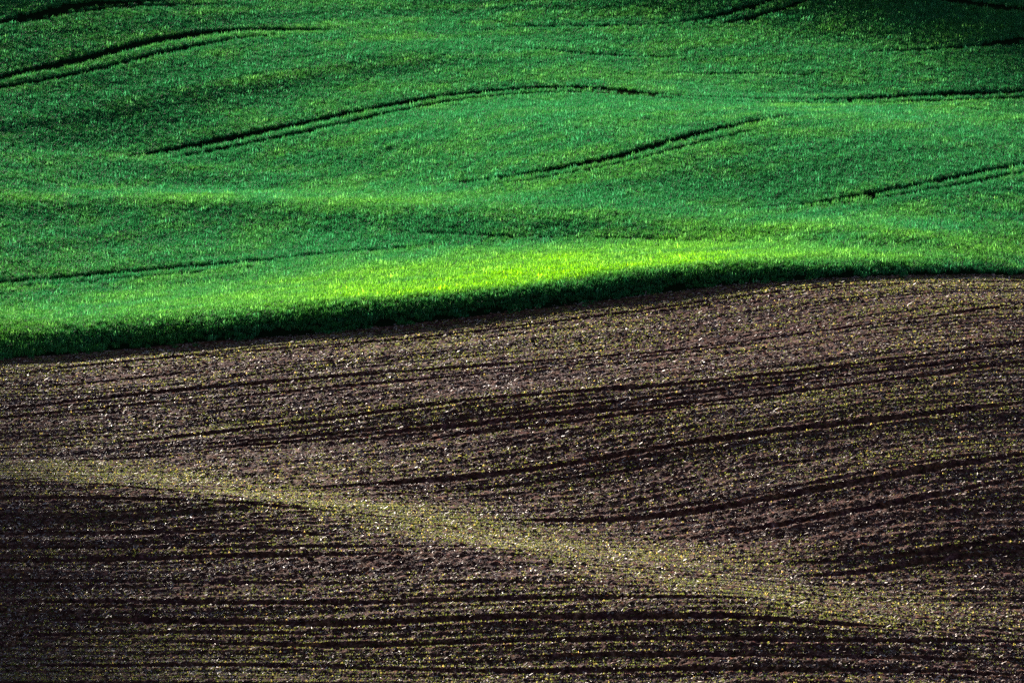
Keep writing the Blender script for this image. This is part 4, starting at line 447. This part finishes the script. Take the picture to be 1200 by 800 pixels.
def soil_material():
    m, nt, out = mat('dark_soil'); L = nt.links.new
    geo = N(nt, 'ShaderNodeNewGeometry')
    n1 = N(nt, 'ShaderNodeTexNoise', Scale=3.0, Detail=6.0, Roughness=.7); L(geo.outputs['Position'], n1.inputs['Vector'])
    n2 = N(nt, 'ShaderNodeTexNoise', Scale=1.1, Detail=6.0, Roughness=.65); L(geo.outputs['Position'], n2.inputs['Vector'])
    c1 = ramp(nt, n1.outputs[0], [(.34, (.016, .006, .004)), (.53, (.105, .040, .026)), (.70, (.34, .165, .115))])
    c2 = ramp(nt, n2.outputs[0], [(.40, (.90, .72, .95)), (.60, (1.15, 1.08, .80))])
    mx = N(nt, 'ShaderNodeMix', data_type='RGBA', blend_type='MULTIPLY'); mx.inputs[0].default_value = 1
    L(c1, mx.inputs[6]); L(c2, mx.inputs[7])
    b = N(nt, 'ShaderNodeBsdfPrincipled', Roughness=.85); b.inputs['Specular IOR Level'].default_value = .04
    L(mx.outputs[2], b.inputs['Base Color'])
    n3 = N(nt, 'ShaderNodeTexNoise', Scale=14.0, Detail=4.0); L(geo.outputs['Position'], n3.inputs['Vector'])
    bp = N(nt, 'ShaderNodeBump', Strength=1.0, Distance=.08); L(n3.outputs[0], bp.inputs['Height']); L(bp.outputs[0], b.inputs['Normal'])
    L(b.outputs[0], out.inputs[0]); return m
def turf_material():
    """ground under and beyond the modelled crop"""
    m, nt, out = mat('crop_ground'); L = nt.links.new
    geo = N(nt, 'ShaderNodeNewGeometry')
    n1 = N(nt, 'ShaderNodeTexNoise', Scale=2.2, Detail=8.0, Roughness=.75); L(geo.outputs['Position'], n1.inputs['Vector'])
    at = N(nt, 'ShaderNodeAttribute', attribute_name='bare')
    c1 = ramp(nt, n1.outputs[0], [(.3, (.02, .10, .03)), (.55, (.05, .24, .06)), (.75, (.10, .42, .10))])
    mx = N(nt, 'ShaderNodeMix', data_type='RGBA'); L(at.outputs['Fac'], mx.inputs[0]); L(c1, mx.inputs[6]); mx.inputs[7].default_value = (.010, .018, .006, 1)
    b = N(nt, 'ShaderNodeBsdfPrincipled', Roughness=.9); b.inputs['Specular IOR Level'].default_value = 0
    L(mx.outputs[2], b.inputs['Base Color'])
    bp = N(nt, 'ShaderNodeBump', Strength=.8, Distance=.25); L(n1.outputs[0], bp.inputs['Height']); L(bp.outputs[0], b.inputs['Normal'])
    L(b.outputs[0], out.inputs[0]); return m
def leaf_material(name, a, b_, ta, tb, rough=.38, trans=.5, spec=.5):
    """leaf colour runs from a to b_ with the instance attribute 'tint'; ta, tb are the transmitted colours"""
    m, nt, out = mat(name); L = nt.links.new
    at = N(nt, 'ShaderNodeAttribute', attribute_name='tint', attribute_type='INSTANCER')
    v = N(nt, 'ShaderNodeAttribute', attribute_name='leaf')
    gain = ramp(nt, v.outputs['Fac'], [(0, (.25, .38, .30)), (.5, (.9, .95, .9)), (.75, (1.5, 1.45, 1.5)), (1, (4.2, 2.8, 4.0))])  # top stops paint pale highlights into the colour of some leaves
    def leafcol(lo, hi):
        mx = N(nt, 'ShaderNodeMix', data_type='RGBA', blend_type='MULTIPLY'); mx.inputs[0].default_value = 1
        L(ramp(nt, at.outputs['Fac'], [(0, lo), (1, hi)]), mx.inputs[6]); L(gain, mx.inputs[7]); return mx.outputs[2]
    ca, ct = leafcol(a, b_), leafcol(ta, tb)
    b = N(nt, 'ShaderNodeBsdfPrincipled', Roughness=rough); b.inputs['Specular IOR Level'].default_value = spec
    L(ca, b.inputs['Base Color'])
    t = N(nt, 'ShaderNodeBsdfTranslucent'); L(ct, t.inputs[0])
    mx = N(nt, 'ShaderNodeMixShader'); mx.inputs[0].default_value = trans
    L(b.outputs[0], mx.inputs[1]); L(t.outputs[0], mx.inputs[2]); L(mx.outputs[0], out.inputs[0]); return m
def flat_mat(name, lo, hi, rough=.7, spec=.4):
    m, nt, out = mat(name); L = nt.links.new
    at = N(nt, 'ShaderNodeAttribute', attribute_name='tint', attribute_type='INSTANCER')
    b = N(nt, 'ShaderNodeBsdfPrincipled', Roughness=rough); b.inputs['Specular IOR Level'].default_value = spec
    L(ramp(nt, at.outputs['Fac'], [(0, lo), (1, hi)]), b.inputs['Base Color']); L(b.outputs[0], out.inputs[0]); return m
SOIL, TURF = soil_material(), turf_material()
WHEAT = leaf_material('wheat_leaf', (.045, .165, .055), (.10, .26, .014), (.030, .27, .068), (.30, .80, .004), rough=.6, trans=.5, spec=.03)
SPROUT = leaf_material('seedling_leaf', (.10, .12, .03), (.26, .24, .06), (.18, .26, .03), (.56, .54, .12), rough=.55, trans=.55, spec=.3)
CLOD = flat_mat('soil_clod', (.028, .010, .006), (.32, .15, .105), .8, .08)
STRAW = flat_mat('straw', (.26, .14, .10), (.84, .62, .50), .6, .25)

# ------------------------------------------------------------------ the land: two sheets that meet at the crop edge
OUT = [1.5, 4, 8, 14, 22, 34, 52, 80, 120, 180, 260, 380, 560, 820, 1200, 1800, 2800]
xs = spread(np.arange(-47, 47.01, .13), OUT)
ts_near = -np.concatenate([np.arange(0, 82, .13), 82+np.array([2, 5, 9, 14, 20, 28, 38, 50, 64, 80, 98, 118, 140, 165, 200, 250, 330, 500, 900, 1600, 3000])])[::-1]
Xg, Tg = np.meshgrid(xs, ts_near); Xf, Tf = Xg.ravel(), Tg.ravel(); Yf = edge_y(Xf)+Tf
s = row_coord(Xf, Yf)
inner = np.abs(Xf) < 60
dep, sh = wheel_marks(Xf, Yf, RUTS)
z = height(Xf, Yf)
rough = (furrows(Xf, s) + .035*vnoise(Xf/.42, Yf/.42, 90, 3) + .048*vnoise(Xf/.21, Yf/.21, 20, 77) + .07*(rng.random(len(Xf))-.5))
z = z + inner*(rough*smooth(0, -.5, Tf) - .16*dep + .05*sh)
field = new_mesh_object('ploughed_field', np.stack([Xf, Yf, z], 1), grid_faces(len(xs), len(ts_near)), SOIL)
C.objects.link(field); field['kind'] = 'structure'; field['label'] = 'dark brown tilled soil with long curving wheel ruts'
smooth_shade(field)

xs2 = spread(np.arange(-56, 56.01, .35), OUT)
ts_far = np.concatenate([[-.5], np.arange(0, 170, .35), 170+np.array([1, 3, 6, 10, 16, 24, 36, 52, 75, 105, 150, 210, 300, 430, 620, 900, 1400, 2200, 3600])])
Xg, Tg = np.meshgrid(xs2, ts_far); Xf, Tf = Xg.ravel(), Tg.ravel(); Yf = edge_y(Xf)+Tf
dep, sh = wheel_marks(Xf, Yf, TRAMLINES)
z = height(Xf, Yf) - .06*dep - .2*(Tf < -.1)
# beyond the modelled plants the sheet stands for the top of the crop
beyond = np.maximum(smooth(150, 168, Tf), smooth(.155, .19, (np.abs(Xf)-18)/Yf)*smooth(0, 1, Tf))
beyond = np.maximum(beyond, smooth(52, 57, np.abs(Xf))*smooth(0, 1, Tf))
z = z + .3*beyond
green = new_mesh_object('green_field', np.stack([Xf, Yf, z], 1), grid_faces(len(xs2), len(ts_far)), TURF)
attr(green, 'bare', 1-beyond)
C.objects.link(green); green['kind'] = 'structure'; green['label'] = 'rolling ground under the green wheat'
smooth_shade(green)

# ------------------------------------------------------------------ plants and clods, as instances of small meshes
def source_collection(name, objs):
    c = bpy.data.collections.new(name)
    for o in objs: c.objects.link(o)
    return c
def scatter(name, pts, rot, scale, tint, idx, coll, label):
    me = bpy.data.meshes.new(name); me.vertices.add(len(pts)); me.vertices.foreach_set('co', pts.astype(np.float32).ravel())
    o = bpy.data.objects.new(name, me)
    attr(o, 'rot', rot, 'FLOAT_VECTOR'); attr(o, 'size', scale, 'FLOAT_VECTOR'); attr(o, 'tint', tint)
    a = me.attributes.new('pick', 'INT', 'POINT'); a.data.foreach_set('value', idx.astype(np.int32))
    g = bpy.data.node_groups.new(name+'_scatter', 'GeometryNodeTree')
    g.interface.new_socket('Geometry', in_out='INPUT', socket_type='NodeSocketGeometry'); g.interface.new_socket('Geometry', in_out='OUTPUT', socket_type='NodeSocketGeometry')
    gi, go = g.nodes.new('NodeGroupInput'), g.nodes.new('NodeGroupOutput')
    mp = g.nodes.new('GeometryNodeMeshToPoints'); iop = g.nodes.new('GeometryNodeInstanceOnPoints')
    ci = g.nodes.new('GeometryNodeCollectionInfo'); ci.inputs['Collection'].default_value = coll; ci.inputs['Separate Children'].default_value = True; ci.inputs['Reset Children'].default_value = True
    def na(n, t):
        q = g.nodes.new('GeometryNodeInputNamedAttribute'); q.data_type = t; q.inputs['Name'].default_value = n; return q.outputs['Attribute']
    L = g.links.new
    L(gi.outputs[0], mp.inputs['Mesh']); L(mp.outputs[0], iop.inputs['Points']); L(ci.outputs[0], iop.inputs['Instance'])
    iop.inputs['Pick Instance'].default_value = True
    L(na('pick', 'INT'), iop.inputs['Instance Index'])
    e2r = g.nodes.new('FunctionNodeEulerToRotation'); L(na('rot', 'FLOAT_VECTOR'), e2r.inputs[0]); L(e2r.outputs[0], iop.inputs['Rotation'])
    L(na('size', 'FLOAT_VECTOR'), iop.inputs['Scale']); L(iop.outputs[0], go.inputs[0])
    o.modifiers.new('scatter', 'NODES').node_group = g
    C.objects.link(o); o['kind'] = 'stuff'; o['label'] = label
    print(name, len(pts)); return o

def blade_mesh(name, n, radius, hmin, hmax, width, droop, matl, seed, segs=3):
    r = np.random.default_rng(seed); V, Fc, leaf = [], [], []
    for _ in range(n):
        a = r.uniform(0, 2*math.pi); d = radius*math.sqrt(r.random()); bx, by = d*math.cos(a), d*math.sin(a)
        h = r.uniform(hmin, hmax); dr = r.uniform(*droop); th = r.uniform(0, 2*math.pi); w = width*r.uniform(.7, 1.3)
        cx, cy = math.cos(th), math.sin(th); tw = r.uniform(-.8, .8); b0 = len(V); tv = float(np.clip(r.normal(.47, .26), 0, 1))
        for k in range(segs+1):
            t = k/segs; out = dr*t**1.8*h; zz = h*(t-.55*dr*t**3)
            ww = w*(1-t**2.2)*.5+.0015; ang = th+math.pi/2+tw*t
            for sgn in (-1, 1):
                V.append((bx+cx*out+sgn*ww*math.cos(ang), by+cy*out+sgn*ww*math.sin(ang), zz)); leaf.append(tv)
        for k in range(segs): q = b0+2*k; Fc.append((q, q+1, q+3, q+2))
    o = new_mesh_object(name, np.array(V), np.array(Fc), matl); attr(o, 'leaf', leaf); return o
def clod_mesh(name, seed, matl):
    bm = bmesh.new(); bmesh.ops.create_icosphere(bm, subdivisions=2, radius=1)
    r = random.Random(seed); of = Vector((r.random()*50, r.random()*50, 0))
    for v in bm.verts:
        v.co *= 1+.45*noise.noise(v.co*1.3+of)+.2*noise.noise(v.co*3+of); v.co.z *= .65
    me = bpy.data.meshes.new(name); bm.to_mesh(me); bm.free(); me.materials.append(matl)
    return bpy.data.objects.new(name, me)
def straw_mesh(name, seed, matl, n=3):
    r = np.random.default_rng(seed); V, Fc = [], []
    for _ in range(n):
        cx, cy = r.normal(0, .05, 2); th = r.uniform(0, 2*math.pi); l = r.uniform(.05, .13); w = r.uniform(.007, .014); up = r.uniform(-.2, .6); z0 = r.uniform(.005, .03); b = len(V)
        for k, t in enumerate((-.5, 0, .5)):
            bend = .25*l*(t*t)
            p = np.array([cx+math.cos(th)*l*t-math.sin(th)*bend, cy+math.sin(th)*l*t+math.cos(th)*bend, z0+up*l*(t+.5)])
            sd = np.array([-math.sin(th)*w, math.cos(th)*w, .3*w])
            V += [p-sd, p+sd]
        Fc += [(b, b+1, b+3, b+2), (b+2, b+3, b+5, b+4)]
    return new_mesh_object(name, np.array(V), np.array(Fc), matl)

def jittered(x0, x1, y0, y1, step):
    nx, ny = int((x1-x0)/step), int((y1-y0)/step)
    gx, gy = np.meshgrid(np.arange(nx), np.arange(ny)); n = gx.size
    return x0+(gx.ravel()+rng.random(n))*step, y0+(gy.ravel()+rng.random(n))*step
def in_view(x, y, margin=9):
    return np.abs(x) < y*.125+margin

# unseen cloudlike heaps added either side of the sun's path to shade the field edges
def shade_cloud_heap(name, u0, side, seed, label):
    r_ = random.Random(seed); bm = bmesh.new()
    right = Vector((math.cos(SUN_AZ), math.sin(SUN_AZ), 0)); up = right.cross(to_sun)
    for k in range(110):
        R = r_.uniform(14, 42); u = u0+side*(R+r_.random()**1.3*260); v = r_.uniform(-190, 10); dd = 2300+r_.uniform(-90, 90)
        geo = bmesh.ops.create_icosphere(bm, subdivisions=3, radius=1); c = to_sun*dd+right*u+up*v; of = Vector((k*7.3, seed, 0))
        for q in geo['verts']:
            n_ = q.co.copy(); q.co = c+n_*R*(1+.30*noise.noise(n_*1.7+of)+.14*noise.noise(n_*4.5+of))
    me = bpy.data.meshes.new(name); bm.to_mesh(me); bm.free(); me.materials.append(SHADE_CLOUD)
    o = bpy.data.objects.new(name, me); C.objects.link(o); o['kind'] = 'structure'; o['label'] = label; smooth_shade(o)
m_, nt_, out_ = mat('shade_cloud'); b_ = N(nt_, 'ShaderNodeBsdfPrincipled', Roughness=1.0); b_.inputs['Base Color'].default_value = (.8, .8, .8, 1); nt_.links.new(b_.outputs[0], out_.inputs[0]); SHADE_CLOUD = m_
shade_cloud_heap('shade_clouds', 58, -1, 3, 'unseen white heaps added left of the sun to shade the fields')
shade_cloud_heap('shade_clouds', 146, 1, 4, 'unseen white heaps added right of the sun to shade the fields')

# green wheat
px, py = jittered(-56, 56, 228, 430, WHEAT_STEP)
t = py-edge_y(px); k = (t > .15+.5*vnoise(px/1.1, px*0, 7, 7)+.25*vnoise(px/.4, px*0, 7, 17)-.5*(rng.random(len(px)) > .93))*(t < 165)*in_view(px, py, 24); px, py, t = px[k], py[k], t[k]
dep, sh = wheel_marks(px, py, TRAMLINES)
k = rng.random(len(px)) > smooth(.05, .35, dep)*1.02; px, py, t, dep = px[k], py[k], t[k], dep[k]
sg = row_coord(px, py)
n = len(px); pz = height(px, py)
vig = 1+.10*vnoise(px*.05, sg/1.6, 3, 3)+.10*vnoise(px/9, sg/5.0, 30, 3)+.08*vnoise(px/1.3, py/1.3)     # how strongly the crop has grown
vig *= 1-.35*smooth(.05, .3, dep); vig *= .8+.2*smooth(0, 2.0, t)
sc = np.clip(vig*rng.normal(1, .14, n), .5, 1.5)
# sunlit strip along the margin painted in as lime tint; yellower plants on the crests
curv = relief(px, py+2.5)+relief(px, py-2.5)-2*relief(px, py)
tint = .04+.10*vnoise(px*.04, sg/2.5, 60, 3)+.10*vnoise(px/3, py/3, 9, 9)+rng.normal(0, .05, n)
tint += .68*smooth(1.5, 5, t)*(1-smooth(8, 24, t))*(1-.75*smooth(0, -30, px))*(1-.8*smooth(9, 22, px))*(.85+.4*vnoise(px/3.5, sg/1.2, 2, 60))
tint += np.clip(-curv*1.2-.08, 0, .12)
rot = np.stack([rng.normal(0, .12, n), rng.normal(0, .12, n), rng.uniform(0, 6.283, n)], 1)
tufts = [blade_mesh('wheat_tuft', 30, .27, .26, .46, .024, (.15, .9), WHEAT, 40+i) for i in range(8)]
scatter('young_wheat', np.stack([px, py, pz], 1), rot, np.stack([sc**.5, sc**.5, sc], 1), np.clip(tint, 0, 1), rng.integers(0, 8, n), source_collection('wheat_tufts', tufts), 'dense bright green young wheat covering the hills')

# brown field: clods, straw and rows of seedlings
def brown_points(step, margin=14):
    x, y = jittered(-47, 47, 175, 290, step); t = y-edge_y(x)
    k = (t < -.05)*(t > -78)*in_view(x, y, margin); return x[k], y[k], t[k]
def soil_z(x, y):
    # the ground with its ruts and larger ridges, as in the mesh
    d, h = wheel_marks(x, y, RUTS); s = row_coord(x, y)
    return height(x, y)-.16*d+.05*h+furrows(x, s), d, s
x, y, t = brown_points(CLOD_STEP); zz, d, s_ = soil_z(x, y)
k = rng.random(len(x)) > .95*d; x, y, zz = x[k], y[k], zz[k]; n = len(x)
size = np.clip(rng.lognormal(math.log(.029), .6, n), .012, .15)
scatter('soil_clods', np.stack([x, y, zz], 1), rng.uniform(-3.1, 3.1, (n, 3))*[.15, .15, 1], np.repeat(size[:, None], 3, 1)*[1, 1, 1.1], np.clip(rng.beta(1.2, 3, n), 0, 1), rng.integers(0, 5, n),
        source_collection('clod_shapes', [clod_mesh('soil_clod', i, CLOD) for i in range(5)]), 'crumbly dark clods of tilled soil')
x, y, t = brown_points(STRAW_STEP); zz, d, s_ = soil_z(x, y)
patch = vnoise(x/7, s_/1.8, 70, 20)*.5+.5
k = rng.random(len(x)) > .85-.6*patch+.8*d; x, y, zz = x[k], y[k], zz[k]; n = len(x)
scatter('straw_residue', np.stack([x, y, zz+.015], 1), rng.uniform(-1, 1, (n, 3))*[.3, .3, 3.14], np.repeat(np.clip(rng.lognormal(-.2, .4, n), .4, 2.2)[:, None], 3, 1), rng.beta(1.5, 2, n), rng.integers(0, 6, n),
        source_collection('straw_shapes', [straw_mesh('straw_bits', 70+i, STRAW) for i in range(6)]), 'pale bits of straw scattered over the brown soil')
# seedlings stand in drilled rows
x, y, t = brown_points(SPROUT_STEP); s_ = row_coord(x, y)
y = y+(np.round(s_/.3)*.3-s_)*.9; zz, d, s_ = soil_z(x, y); t = y-edge_y(x)
fall = (height(x, y+1.5)-height(x, y-1.5))/3            # the flat and falling ground of the crests is greener
lush = np.clip(.20+.17*vnoise(x*.06, s_/1.3, 5, 90)+.12*vnoise(x/6, s_/3, 15, 9)+.5*smooth(.07, -.06, fall)*(t < -24)*(1-.4*smooth(-8, 8, x))*(1+.5*vnoise(x/2.5, s_/1.2, 77, 31))+.3*smooth(-6, -2, t)+.4*smooth(-44, -60, t)*smooth(12, -10, x), 0, 1)
k = (rng.random(len(x)) < lush)*(rng.random(len(x)) > d)*(t < -.3); x, y, zz, lush = x[k], y[k], zz[k], lush[k]; n = len(x)
scatter('seedling_rows', np.stack([x, y, zz], 1), np.stack([rng.normal(0, .2, n), rng.normal(0, .2, n), rng.uniform(0, 6.28, n)], 1), np.repeat(rng.uniform(.6, 1.2, n)[:, None], 3, 1), np.clip(rng.normal(.45, .25, n), 0, 1), rng.integers(0, 6, n),
        source_collection('seedling_shapes', [blade_mesh('seedling', 7, .05, .06, .14, .016, (.3, 1.1), SPROUT, 140+i, 2) for i in range(6)]), 'rows of small yellow green seedlings on the brown field')
